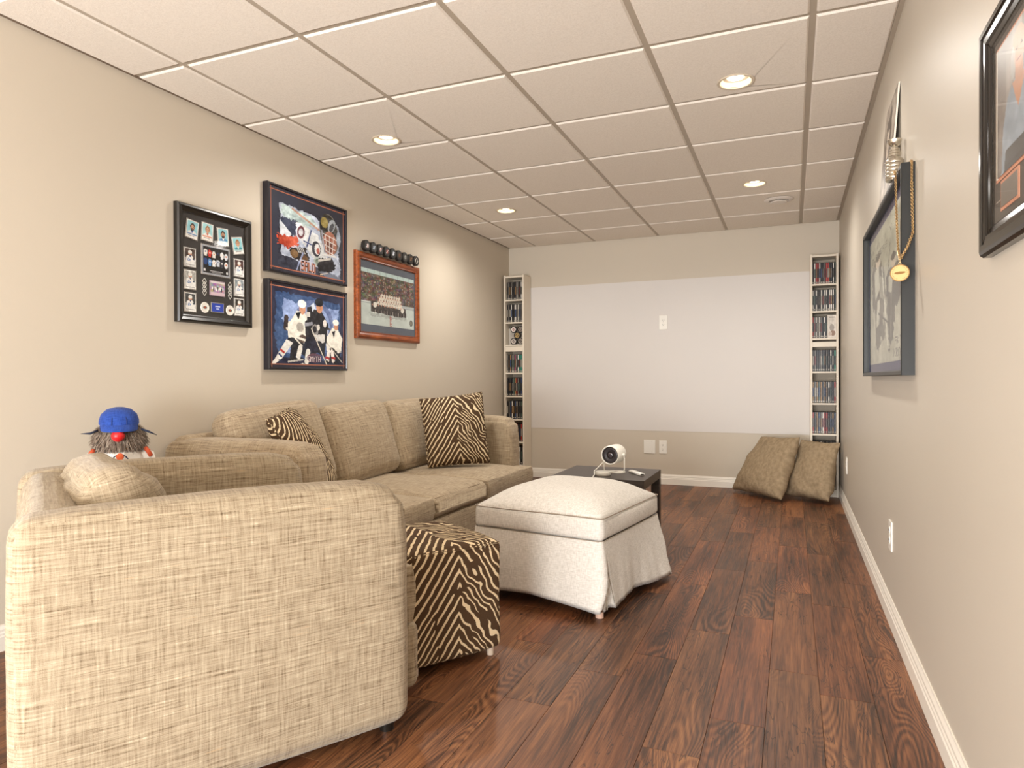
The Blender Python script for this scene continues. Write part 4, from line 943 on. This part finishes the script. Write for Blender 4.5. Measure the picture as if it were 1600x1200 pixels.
finish(add_box(B(), (nx0, -.0105, .076), (nx1, -.0085, .120)), 'plate_face', plain('7a7268', .4, .3), pl)
finish(add_box(B(), (-w_ / 2 + .068, -.0085, .092), (nx0 - .006, -.0075, .094)), 'line_inlay', plain('a39a8e', .5), e)
glass(e, w_, h_, .053, .012)

# ================================================================== SEATING
M_SEAM = plain('6b553c', .9)
def leg(parent, x, y, h_, mat=None, r0=.024, r1=.02):
    finish(add_cyl(B(), (x, y, 0), (x, y, h_), r1, r0, 16), 'leg', mat or M_BLACK, parent, smooth=True)
def seam(parent, pts, r=.0016, mat=None):
    finish(add_tube(B(), pts, r, 6), 'seam', mat or M_SEAM, parent, smooth='all')
def t_cushion(y0, y1, xb, xf, tb, side, z0, z1, mat, parent, seed, crown=.03):
    """seat cushion; side -1/+1 wraps in front of the arm on that side (tb = arm thickness), xf = front edge, arm front at ax"""
    cx, cy, sx, sy = (xb + xf) / 2, (y0 + y1) / 2, xf - xb, y1 - y0
    bm = cushion(cx, cy, (z0 + z1) / 2, sx, sy, z1 - z0, .045, (.012, .004, crown), 12, .003, 6, seed)
    o = finish(bm, 'seat_cushion', mat, parent, smooth='all')
    def edge(z): return [(xf - .012, y0 + .03, z), (xf + .000, (y0 + y1) / 2, z), (xf - .012, y1 - .03, z)]
    return o
def wrap(parent, x0, x1, y0, y1, z0, z1, mat, seed, name):
    return finish(cushion((x0 + x1) / 2, (y0 + y1) / 2, (z0 + z1) / 2, x1 - x0, y1 - y0, z1 - z0, .04, (.006, .004, .006), 5, .002, 6, seed), name, mat, parent, smooth='all')

def arm_fn(hz):
    def f(P, u, v, w_):
        # rolled-over top: outer face leans out a little towards the top, top crowned
        P = P.copy(); P.z += .012 * max(0, w_) * (1 - v * v) * (1 - .5 * u * u)
        q = max(0, (u - .80) / .20) * max(0, (w_ - .72) / .28); q = q * q * (3 - 2 * q); P.x -= .020 * q; P.z -= .016 * q; return P
    return f
def lcushion(y0, y1, xb, xf, xa, wrap_lo, wrap_hi, z0, z1, mat, parent, seed, crown=.042, name='seat_cushion'):
    """seat cushion as one L or T shaped padded block (front lip passes before the arm)"""
    ylo, yhi = y0 - wrap_lo, y1 + wrap_hi
    poly = [(xb, y0), (xb, y1)]
    if wrap_hi: poly += [(xa, y1), (xa, yhi)]
    poly += [(xf, yhi), (xf, ylo)]
    if wrap_lo: poly += [(xa, ylo), (xa, y0)]
    t = bmesh.new()
    # grid cells inside the outline
    xs_ = sorted(set([xb + (xf - xb) * i / 14 for i in range(15)] + [xa])) if (wrap_lo or wrap_hi) else [xb + (xf - xb) * i / 14 for i in range(15)]
    ys_ = sorted(set([round(ylo + (yhi - ylo) * i / 16, 5) for i in range(17)] + [round(y0, 5), round(y1, 5)]))
    def inside(x, y): return (y0 < y < y1) or (x > xa and ylo < y < yhi)
    vm = {}
    def V(i, j, k):
        if (i, j, k) not in vm: vm[i, j, k] = t.verts.new((xs_[i], ys_[j], (z0, (z0 * 2 + z1) / 3, (z0 + 2 * z1) / 3, z1)[k]))
        return vm[i, j, k]
    cells = {(i, j) for i in range(len(xs_) - 1) for j in range(len(ys_) - 1) if inside((xs_[i] + xs_[i + 1]) / 2, (ys_[j] + ys_[j + 1]) / 2)}
    for i, j in cells:
        t.faces.new((V(i, j, 3), V(i + 1, j, 3), V(i + 1, j + 1, 3), V(i, j + 1, 3))); t.faces.new((V(i, j, 0), V(i, j + 1, 0), V(i + 1, j + 1, 0), V(i + 1, j, 0)))
        for (di, dj), (a, b) in {(-1, 0): ((i, j), (i, j + 1)), (1, 0): ((i + 1, j), (i + 1, j + 1)), (0, -1): ((i, j), (i + 1, j)), (0, 1): ((i, j + 1), (i + 1, j + 1))}.items():
            if (i + di, j + dj) not in cells:
                for k in range(3): t.faces.new((V(*a, k), V(*b, k), V(*b, k + 1), V(*a, k + 1)))
    bmesh.ops.recalc_face_normals(t, faces=t.faces)
    es = [e for e in t.edges if len(e.link_faces) == 2 and e.calc_face_angle(0) > .6]
    bmesh.ops.bevel(t, geom=es, offset=.042, segments=6, affect='EDGES', profile=.5, clamp_overlap=True)
    cx, cy = (xb + xf) / 2, (y0 + y1) / 2
    for v in t.verts:
        u, w2, zz = (v.co.x - cx) / ((xf - xb) / 2), (v.co.y - cy) / ((y1 - y0) / 2), (v.co.z - z0) / (z1 - z0)
        f = max(0, 1 - u ** 4) * max(0, 1 - w2 ** 4)
        v.co.z += crown * f * (zz - .2); v.co.x += .012 * (1 - (2 * zz - 1) ** 2) * max(0, u) ** 3
        v.co += mnoise.noise_vector(v.co * 7 + Vector((seed, seed * 2, 3))) * .0035
    return finish(t, name, mat, parent, smooth='all')

def make_seat(name, label, cat, group, loc, rz, W, D, n, mat, arm_t, arm_h, proj, seat_z, back_h, seed, inset=.105, bt=.12, cproj=None):
    cproj = proj if cproj is None else cproj
    e = empty(name, loc, rz); tag(e, label, cat, group)
    hw, hd = W / 2, D / 2
    for k, s in enumerate((-1, 1)):
        y0, y1 = s * hw, s * (hw - arm_t)
        o = finish(cushion(0, (y0 + y1) / 2, .03 + (arm_h - .03) / 2, D, arm_t, arm_h - .03, .045, (.004, .006, .012), 12, .003, 5, seed + k, arm_fn(1)), 'arm', mat, e, smooth='all')
        # welt seam along the upper outer edge and down the front edge
        yo = s * (hw + .0005)
        seam(e, [(x_, yo - s * .004, arm_h - .052 + .002 * math.sin(x_ * 9)) for x_ in [-hd + .05 + (D - .11) * i / 10 for i in range(11)]], .0014)
        seam(e, [(hd - .004, yo - s * .040, .07 + (arm_h - .14) * i / 8) for i in range(9)], .0012)
    finish(cushion(-hd + bt / 2 + .01, 0, .06 + (back_h - .06) / 2, bt, W - .05, back_h - .06, .055, (.006, .0, .010), 12, .004, 5, seed + 4), 'back', mat, e, smooth='all')
    finish(cushion(.02 + proj / 2, 0, .155, D - .08 + proj, W - 2 * arm_t + .02, .20, .03, (.004, 0, 0), 10, .002, 5, seed + 5), 'base', mat, e, smooth='all')
    finish(cushion(hd + proj / 2 - .01, 0, .155, proj, W - 2 * inset, .20, .03, (.004, 0, 0), 10, .002, 5, seed + 6), 'front_rail', mat, e, smooth='all')
    iw = (W - 2 * arm_t) / n
    for k in range(n):
        a = -hw + arm_t + iw * k + .002; b = a + iw - .008
        lo = arm_t - inset if k == 0 else 0; hi = arm_t - inset if k == n - 1 else 0
        lcushion(a, b, -hd + bt + .01, hd + cproj, hd + .006, lo, hi, .258, seat_z, mat, e, seed + 10 + k)
        ya, yb_ = a - lo + .03, b + hi - .03
        seam(e, [(hd + cproj - .012 + .004 * math.sin(i), ya + (yb_ - ya) * i / 10, seat_z - .008) for i in range(11)], .0013)
    for x_ in (-hd + .06, hd - .05):
        for y_ in (-hw + .06, hw - .06): leg(e, x_, y_, .045)
    return e
# armchair in front of the camera
TH = R(58); Fv = Vector((math.cos(TH), math.sin(TH), 0)); Lv = Vector((-math.sin(TH), math.cos(TH), 0))
P0 = Vector((-.975, 1.605, 0)); CW, CD = 1.06, .90
c0 = P0 - Fv * (CD / 2) + Lv * (CW / 2)
chair = make_seat('armchair', 'large beige tweed armchair in the foreground, its side turned to the camera', 'armchair', None, c0, TH, CW, CD, 1, M_TWEEDL, .17, .685, .10, .425, .685, 3, .12, .14, .065)
o = finish(cushion(0, 0, 0, .19, .60, .35, .09, (.045, .01, .02), 9, .010, 6, 21), 'back_cushion', M_TWEEDL, chair, smooth='all'); o.location = (-.225, .02, .572); o.rotation_euler = (0, R(-12), R(4))
# sofa along the left wall
PH = R(-.6); Fs = Vector((math.cos(PH), math.sin(PH), 0)); Ls = Vector((-math.sin(PH), math.cos(PH), 0))
Ps = Vector((-1.838, 2.18, 0)); SW, SD = 2.32, .81
s0 = Ps - Fs * (SD / 2) + Ls * (SW / 2)
sofa = make_seat('sofa', 'long beige tweed three seat sofa along the left wall', 'sofa', None, s0, PH, SW, SD, 3, M_TWEED, .19, .70, .13, .372, .73, 5)
for k in range(3):
    iw = (SW - .38) / 3; yc = -SW / 2 + .19 + iw * (k + .5)
    o = finish(cushion(0, 0, 0, .17, iw - .01 + (.02 if k == 0 else 0), .455, .06, (.035, .006, .012), 10, .006, 6, 40 + k), 'back_cushion', M_TWEED, sofa, smooth='all')
    o.location = (-.180, yc + (-.01, 0, 0)[k], (.625, .612, .612)[k]); o.rotation_euler = (R((3.5, 2.5, 1)[k]), R(-17), R((0, 2, -2)[k]))
def free_pillow(name, label, cat, corners, thick, mat, group=None, piping=None, seed=0, **kw):
    ctr = sum((Vector(c) for c in corners), Vector()) / 4; ctr.z = min(c[2] for c in corners)
    e = empty(name, ctr); tag(e, label, cat, group)
    o, edge = pillow('cover', corners, thick, mat, e, seed=seed, **kw); o.location = -ctr
    if piping:
        p = finish(add_tube(B(), edge, .0045, 7, True), 'piping', piping, e, smooth='all'); p.location = -ctr
    return e
free_pillow('throw_pillow', 'square zebra print throw pillow facing out at the far end of the sofa', 'pillow', [(-2.18, 3.80, .412), (-1.86, 4.06, .425), (-1.965, 4.16, .893), (-2.30, 3.90, .848)], .17, M_ZEBRAP, 'zebra throw pillows', M_ZEBRAP, 3, scale=(.42, .42), pin=.03, power=.35)
free_pillow('throw_pillow', 'zebra print throw pillow wedged behind the near arm of the sofa', 'pillow', [(-1.95, 2.47, .43), (-2.14, 2.78, .45), (-2.37, 2.72, .842), (-2.255, 2.43, .80)], .17, M_ZEBRAP, 'zebra throw pillows', M_ZEBRAP, 5, scale=(.42, .42), pin=.03, power=.4)
def chp(x_, y_, z_): v = c0 + Fv * x_ + Lv * y_; return (v.x, v.y, z_)
free_pillow('throw_pillow', 'zebra print throw pillow in the armchair with only a corner showing', 'pillow', [chp(-.12, .08, .47), chp(.20, .05, .47), chp(.24, .25, .505), chp(-.036, .295, .595)], .10, M_ZEBRAP, 'zebra throw pillows', M_ZEBRAP, 7, scale=(.38, .3), pin=.02)

# ------------------------------------------------------------------ zebra ottoman
e = empty('zebra_ottoman', c0 + Fv * (.585 + .1825) + Lv * (-.035), TH); tag(e, 'small cube ottoman with brown and cream zebra print cover beside the armchair', 'ottoman')
def zfn(P, u, v, w_):
    P = P.copy(); 
    if w_ < -.5: P.z += .012 * (1 - max(abs(u), abs(v)) ** 2) * (-w_)
    return P
finish(cushion(0, 0, .220, .365, .43, .385, .028, (.006, .006, .010), 12, .004, 7, 8, zfn), 'cover', M_ZEBRA, e, smooth='all')
hx_, hy_ = .365 / 2 - .004, .43 / 2 - .004
rr = [(hx_ * a, hy_ * b, .398) for a, b in ((-.9, -1), (0, -1.01), (.9, -1), (1, -.92), (1.01, 0), (1, .92), (.9, 1), (0, 1.01), (-.9, 1), (-1, .92), (-1.01, 0), (-1, -.92))]
finish(add_tube(B(), rr, .0035, 6, True), 'welt', M_ZEBRA, e, smooth='all')
for x_ in (-.15, .15):
    for y_ in (-.18, .18): leg(e, x_, y_, .05, plain('c9b7a3', .5), .014, .012)

# ------------------------------------------------------------------ white slipcovered ottoman
al = R(-8.5); ux_, uy_ = Vector((math.cos(al), math.sin(al), 0)), Vector((-math.sin(al), math.cos(al), 0))
OW, OD = .63, .69; N0 = Vector((-.712, 2.648, 0))
e = empty('slipcover_ottoman', N0 - ux_ * OW / 2 + uy_ * OD / 2, al); tag(e, 'off white slipcovered ottoman with pleated skirt in the middle of the room', 'ottoman')
def dome(P, u, v, w_):
    P = P.copy()
    if w_ > .85: P.z += .088 * (1 - abs(u) ** 4) * (1 - abs(v) ** 4)
    return P
finish(cushion(0, 0, .363, OW, OD, .100, .022, (.010, .010, 0), 16, .0025, 6, 12, dome), 'seat_pad', M_LINEN, e, smooth='all')
def rrect(hw, hd, r_, n=6, per=14):
    pts = []
    for (sx, sy, a0) in ((1, -1, -90), (1, 1, 0), (-1, 1, 90), (-1, -1, 180)):
        for k in range(n + 1):
            a = R(a0 + 90 * k / n); pts.append((sx * (hw - r_) + r_ * math.cos(a), sy * (hd - r_) + r_ * math.sin(a), math.cos(a), math.sin(a)))
        nx = {(1, -1): (1, 1), (1, 1): (-1, 1), (-1, 1): (-1, -1), (-1, -1): (1, -1)}[sx, sy]
        a = pts[-1]; b = (nx[0] * (hw - r_) + r_ * math.cos(R(a0 + 90)), nx[1] * (hd - r_) + r_ * math.sin(R(a0 + 90)))
        for k in range(1, per): pts.append((a[0] + (b[0] - a[0]) * k / per, a[1] + (b[1] - a[1]) * k / per, a[2], a[3]))
    return pts
pp = rrect(OW / 2 + .001, OD / 2 + .001, .022)
finish(add_tube(B(), [(x_ + a * .001, y_ + b * .001, .409 + .0015 * math.sin(9 * x_)) for x_, y_, a, b in pp], .0026, 6, True), 'top_piping', M_PIPE, e, smooth='all')
finish(add_tube(B(), [(x_ - a * .001, y_ - b * .001, .316) for x_, y_, a, b in pp], .0020, 6, True), 'lower_seam', plain('a09383', .8), e, smooth='all')
def skirt():
    bm = B(); per = 90; ring0 = rrect(OW / 2, OD / 2, .014, 8, per); LV = 14; rings = []
    zt, zb = .316, .040
    for k in range(LV + 1):
        f = k / LV; ring = []
        for x_, y_, a, b in ring0:
            u, v = x_ / (OW / 2), y_ / (OD / 2)
            fl = .010 + .012 * f
            # flare strongest at the far right corner, mild elsewhere
            fl += .062 * f ** 1.3 * math.exp(-((u - 1) ** 2 * 9 + (v - 1) ** 2 * 3.2))
            fl += .030 * f ** 1.2 * math.exp(-((u + 1) ** 2 * 6 + (v + 1) ** 2 * 3))
            fl += .018 * f ** 1.2 * math.exp(-((u + 1) ** 2 * 6 + (v - 1) ** 2 * 6))
            fl += .020 * f * math.exp(-((u - 1) ** 2 * 18 + (v + 1) ** 2 * 18))
            fl -= .010 * (1 - f) 
            s_ = x_ * 1.0 + y_ * 1.7
            fl += (.004 * math.sin(s_ * 13 + 1) + .0015 * math.sin(s_ * 43)) * f ** 1.5 + mnoise.noise(Vector((x_ * 9, y_ * 9, f * 2))) * .008 * f
            # kick pleat at the near corner: the cloth folds back inside a widening V
            d = math.hypot(x_ - OW / 2, y_ + OD / 2) ; sd = (OD / 2 + y_) - (OW / 2 - x_)
            pw = .055 * max(0, f - .30); c_ = .030
            if f > .30 and abs(sd - c_) < pw: fl -= .030 * min(1, (pw - abs(sd - c_)) / .004)
            for qx, qy in ((1, 1), (-1, 1), (-1, -1)):
                d = math.hypot(x_ - qx * OW / 2, y_ - qy * OD / 2)
                if f > .30 and d < pw * .8: fl -= .022 * (1 - d / (pw * .8 + 1e-6))
            z = zt + (zb - zt) * f + f * (.008 * math.sin(s_ * 7) + .010 * math.exp(-((u) ** 2 * 3)) * (v < -.9))
            ring.append(bm.verts.new((x_ + a * fl, y_ + b * fl, z)))
        rings.append(ring)
    n = len(ring0)
    for p, q in zip(rings, rings[1:]):
        for i in range(n): bm.faces.new((p[i], p[(i + 1) % n], q[(i + 1) % n], q[i])).smooth = True
    inner = [bm.verts.new(v.co + (Vector((0, 0, .006)) - Vector((v.co.x, v.co.y, 0)).normalized() * .004)) for v in rings[-1]]
    for i in range(n): bm.faces.new((rings[-1][i], rings[-1][(i + 1) % n], inner[(i + 1) % n], inner[i]))
    return bm
finish(skirt(), 'skirt', M_LINEN, e, smooth='all')
for a_, b_ in ((.0005, .004), (.020, .064)):  # thin dark tubes draw the shade lines along the pleat's folds
    finish(add_tube(B(), [(OW / 2 + .010 + .018 * k / 6, -OD / 2 + (.016 + (a_ - .016) * k / 6 if a_ < .01 else .016 + (b_ - .016) * k / 6) - .012 * (a_ < .01) * k / 6, .225 - .176 * k / 6) for k in range(7)], .0012, 5), 'pleat_shade_line', plain('8f8474', .9), e, smooth='all')
finish(add_box(B(), (-OW / 2 + .02, -OD / 2 + .02, .10), (OW / 2 - .02, OD / 2 - .02, .315)), 'inner_box', plain('8b7d6b', .9), e)
for x_ in (-1, 1):
    for y_ in (-1, 1): leg(e, x_ * (OW / 2 - .022), y_ * (OD / 2 - .022), .11, plain('c9a591', .4), .020, .017)

# ------------------------------------------------------------------ low dark table and what stands on it
TZ = .43; e = empty('side_table', (-1.0025, 3.85, 0)); tag(e, 'low square dark brown table behind the white ottoman', 'table')
finish(add_box(B(), (-.2675, -.25, TZ - .05), (.2675, .25, TZ), .0015, 1), 'tabletop', M_DARK, e)
for x_ in (-1, 1):
    for y_ in (-1, 1): finish(add_box(B(), (min(x_ * .2675, x_ * .2175), min(y_ * .25, y_ * .20), 0), (max(x_ * .2675, x_ * .2175), max(y_ * .25, y_ * .20), TZ - .05), .0015, 1), 'leg', M_DARK, e)
PJ = Vector((-.968, 3.87, TZ)); e = empty('projector', PJ, R(-6)); tag(e, 'small white cylindrical projector with dark lens on the dark table', 'projector'); e.scale = (1.1,) * 3
def ylathe(prof, seg=36): return add_lathe(B(), prof, seg, Matrix.Translation((0, 0, .098)) @ Matrix.Rotation(R(90), 4, 'X'))
M_PJ = plain('ebe6da', .32, 0, .5, .02)
finish(ylathe([(.044, .062), (.0475, .064), (.0505, .060), (.0505, -.040), (.049, -.058), (.044, -.066), (0, -.067), (0, .04), (.044, .04), (.044, .062)]), 'body', M_PJ, e, smooth=True)
f = finish(ylathe([(0, .056), (.044, .056), (.044, .053), (0, .053)]), 'front_face', plain('1a1618', .2, 0, .6), e, smooth=True)
finish(ylathe([(.020, .056), (.030, .0575), (.036, .0585), (.039, .057), (.039, .056)]), 'speaker_ring', plain('2a2426', .35), f, smooth=True)
finish(ylathe([(0, .0575), (.009, .058), (.013, .0565), (.013, .056)]), 'lens', plain('3a3238', .08, 0, .9), f, smooth=True)
bm = B(); add_lathe(bm, [(.03, .0), (.046, 0), (.047, .003), (.046, .0055), (.0, .0055), (0, 0)], 36, Matrix.Translation((.012, .008, 0))); finish(bm, 'stand_base', M_PJ, e, smooth=True)
for s in (-1, 1):
    bm = B(); add_tube(bm, [(s * .030, .008, .004), (s * .05, .006, .005), (s * .0565, .004, .012), (s * .0575, .002, .05), (s * .0575, 0, .098)], .0032, 8); add_cyl(bm, (s * .048, 0, .098), (s * .061, 0, .098), .007, seg=14); finish(bm, 'stand_arm', M_PJ, e, smooth=True)
e = empty('round_puck_device', (-1.0, 3.735, TZ)); tag(e, 'flat round light grey disc device on the table before the projector', 'device')
finish(add_lathe(B(), [(0, 0), (.044, 0), (.047, .004), (.047, .012), (.045, .014), (.045, .019), (.041, .023), (0, .024)], 36), 'case', plain('c6c0b4', .4), e, smooth=True)
e = empty('white_cable', (-1.03, 3.73, TZ)); tag(e, 'thin white cable running from the projector over the table edge', 'cable')
cb = [Vector(p) for p in ((-1.006, 3.83, TZ + .078), (-1.03, 3.80, TZ + .05), (-1.045, 3.765, TZ + .030), (-1.045, 3.74, TZ + .027), (-1.04, 3.70, TZ + .027), (-1.032, 3.672, TZ + .010), (-1.028, 3.63, TZ + .003), (-1.025, 3.603, TZ + .003), (-1.024, 3.594, TZ - .010), (-1.024, 3.594, .2), (-1.02, 3.592, .01))]
o = finish(add_tube(B(), cb, .0026, 7), 'cord', M_PJ, e, smooth='all'); o.location = -Vector(e.location)
e = empty('remote_control', (-.832, 3.855, TZ), R(-54)); tag(e, 'slim white remote control lying on the dark table', 'remote')
finish(add_box(B(), (-.080, -.016, 0), (.080, .016, .014), .005, 3), 'shell', plain('f0ede6', .3), e, smooth=True)
finish(add_box(B(), (.0795, -.010, .003), (.0808, .010, .011)), 'end_window', M_BLACK, e)
finish(add_lathe(B(), [(0, 0), (.011, 0), (.011, .0012), (0, .0016)], 20, Matrix.Translation((-.045, 0, .0138))), 'dial', plain('dcd8d0', .3), e)
bm = B()
for k in range(3): add_lathe(bm, [(0, 0), (.004, 0), (.004, .0012), (0, .0014)], 12, Matrix.Translation((-.015 + .02 * k, 0, .0138)))
finish(bm, 'buttons', plain('b9b4aa', .4), e)['kind'] = 'stuff'

# ------------------------------------------------------------------ floor pillows
free_pillow('floor_pillow', 'large taupe quilted pillow leaning on the far wall in the right corner, the left one', 'pillow', [(-.475, 6.10, .022), (-.075, 5.66, .022), (.060, 5.93, .500), (-.245, 6.16, .478)], .20, M_QUILT, 'taupe floor pillows', None, 11, scale=(.66, .5), pin=.03, n=34, wr=.011, sag=.25, power=.42)
free_pillow('floor_pillow', 'large taupe quilted pillow leaning against the right wall, the right one', 'pillow', [(-.06, 5.93, .022), (.265, 5.66, .03), (.350, 5.85, .470), (.075, 6.03, .475)], .17, M_QUILT, 'taupe floor pillows', None, 13, scale=(.5, .5), pin=.03, n=34, wr=.014, sag=.3, power=.42)

# ------------------------------------------------------------------ gnome doll between armchair and sofa
G0 = Vector((-2.465, 1.852, 0)); fd = Vector((-G0.x, -G0.y, 0)); e = empty('gnome_doll', G0, math.atan2(fd.y, fd.x) + R(90)); tag(e, 'furry bearded doll with blue cap and red nose beside the left wall', 'doll')
# local: -y faces the camera, x to its left/right, z up
HZ = .768
finish(add_lathe(B(), [(0, .10), (.085, .10), (.10, .16), (.103, .35), (.097, .55), (.092, .66), (.080, .70), (.05, .72), (0, .725)], 28), 'shirt', plain('e6e1d8', .8), e, smooth=True)
finish(add_lathe(B(), [(.0, .05), (.07, .05), (.082, .09), (.084, .13), (0, .13)], 24), 'trousers', plain('2b3a6a', .8), e, smooth=True)
for s in (-1, 1):
    bm = B(); merge(bm, cushion(s * .042, -.03, .028, .07, .13, .055, .026, (0, 0, .004), 4, 0)); finish(bm, 'shoe', plain('2a2422', .6), e, smooth='all')
    bm = B(); add_tube(bm, [(s * .055, 0, .70), (s * .092, -.01, .68), (s * .112, -.02, .60), (s * .114, -.04, .50)], [.026, .030, .028, .022], 12); finish(bm, 'sleeve', plain('e6e1d8', .8), e, smooth='all')
    bm = B(); add_tube(bm, [(s * .086, -.030, .715), (s * .098, -.036, .700), (s * .108, -.040, .680)], .0085, 8); finish(bm, 'shoulder_band', plain('c4502c', .8), e, smooth='all')
bm = B(); pts = [(.030 * math.sin(R(a)), -.108 - .004 * math.cos(R(a)), .664 + .034 * math.cos(R(a))) for a in range(0, 360, 20)]; add_tube(bm, pts, .0025, 6, True); finish(bm, 'chest_emblem', plain('1d2540', .7), e, smooth='all')
bm = B(); add_lathe(bm, [(0, 0), (.014, 0), (.012, .004), (0, .005)], 16, Matrix.Translation((0, -.112, .690)) @ Matrix.Rotation(R(95), 4, 'X')); finish(bm, 'emblem_drop', plain('cf5a2c', .7), e)
finish(cushion(0, 0, HZ - .008, .148, .138, .125, .060, (.004, .004, .004), 6, .004, 9, 2), 'head', plain('7d6a5a', .95), e, smooth='all')
def fur():
    verts, faces, cols = [], [], []; rg = random.Random(5)
    for k in range(7600):
        th, ph = rg.uniform(0, 2 * math.pi), math.acos(rg.uniform(-1, .72)); n = Vector((math.sin(ph) * math.cos(th), math.sin(ph) * math.sin(th), math.cos(ph)))
        p = Vector((n.x * .072, n.y * .066, HZ - .008 + n.z * .062))
        side = Vector((n.x, n.y, 0)).normalized()
        front = max(0, -n.y)
        d = (n * .55 + Vector((n.x * .5, -front * .15, -.62 - .25 * front))).normalized()
        d = (d + Vector([rg.uniform(-.28, .28) for _ in range(3)])).normalized()
        L = rg.uniform(.022, .040) * (1 + .15 * (n.z < 0)); w2 = rg.uniform(.0009, .0016)
        q = d.cross(n); q = (q if q.length > .05 else Vector((1, 0, 0))).normalized() * w2
        mid = p + d * L * .55 + n * .004; tip = p + d * L + Vector((0, 0, -.006))
        i = len(verts); verts += [p - q, p + q, mid + q * .8, mid - q * .8, tip]; faces += [(i, i + 1, i + 2, i + 3), (i + 3, i + 2, i + 4)]
        c = rg.choice([(.16, .11, .08), (.23, .17, .13), (.33, .26, .20), (.10, .07, .05), (.42, .34, .27)]); cols += [c] * 7
    me = bpy.data.meshes.new('fur'); me.from_pydata(verts, [], faces)
    at = me.color_attributes.new('print', 'FLOAT_COLOR', 'CORNER'); at.data.foreach_set('color', np.array([c + (1,) for c in cols], np.float32).ravel())
    me.materials.append(M_FUR); o = bpy.data.objects.new('fur', me); COL.objects.link(o); o.parent = e; o['kind'] = 'stuff'
t_ = NT('fur'); a_ = t_.n.new('ShaderNodeAttribute'); a_.attribute_name = 'print'; M_FUR = t_.out(a_.outputs['Color'], .8, 0, .2)
fur()
finish(add_lathe(B(), [(0, -.024), (.012, -.021), (.021, -.011), (.024, 0), (.021, .011), (.012, .021), (0, .024)], 24, Matrix.Translation((-.006, -.104, HZ + .002))), 'nose', plain('c4181c', .4, 0, .5), e, smooth='all')
M_CAP = mat_linen('cap_blue', '20387c', '2f4c98', .4); UVM.add(M_CAP)
CAPM = Matrix.Translation((-.002, -.020, HZ + .050)) @ Matrix.Rotation(R(7), 4, 'X') @ Matrix.Scale(.84, 4)
capo = finish(add_lathe(B(), [(.083, -.006), (.082, .012), (.074, .038), (.052, .060), (.025, .069), (0, .071), (0, .066), (.05, .055), (.078, .0), (.083, -.006)], 30, CAPM), 'cap_crown', M_CAP, e, smooth='all')
bm = B(); t = bmesh.new(); top, bot = [], []
for k in range(17):
    a = R(200 + 140 * k / 16); r0_ = .082
    for lst, dz in ((top, .004), (bot, 0)):
        lst.append((t.verts.new((r0_ * math.cos(a), r0_ * math.sin(a), dz - .004)), t.verts.new((1.0 * r0_ * math.cos(a), r0_ * math.sin(a) - .045 * math.sin(math.pi * k / 16) ** .7, dz - .028 - .004 * math.cos(2 * math.pi * k / 16)))))
for k in range(16):
    t.faces.new((top[k][0], top[k + 1][0], top[k + 1][1], top[k][1])); t.faces.new((bot[k][0], bot[k][1], bot[k + 1][1], bot[k + 1][0])); t.faces.new((top[k][1], top[k + 1][1], bot[k + 1][1], bot[k][1]))
merge(bm, t, 0, CAPM); finish(bm, 'cap_brim', M_CAP, e, smooth='all')
for s in (-1, 1):
    bm = B(); add_tube(bm, [(s * .074, -.05, HZ + .022), (s * .098, -.062, HZ + .012), (s * .128, -.055, HZ + (.012 if s < 0 else -.004))], [.004, .0045, .001], 7); finish(bm, 'cap_tie', plain('1d2438', .8), e, smooth='all')
    bm = B(); add_tube(bm, [CAPM @ Vector((s * .030, -.083 + .004 * abs(0), .000)), CAPM @ Vector((s * .029, -.076, .026)), CAPM @ Vector((s * .022, -.052, .052)), CAPM @ Vector((s * .010, -.02, .070))], .0012, 5); finish(bm, 'cap_seam', plain('1c2f66', .8), e, smooth='all')
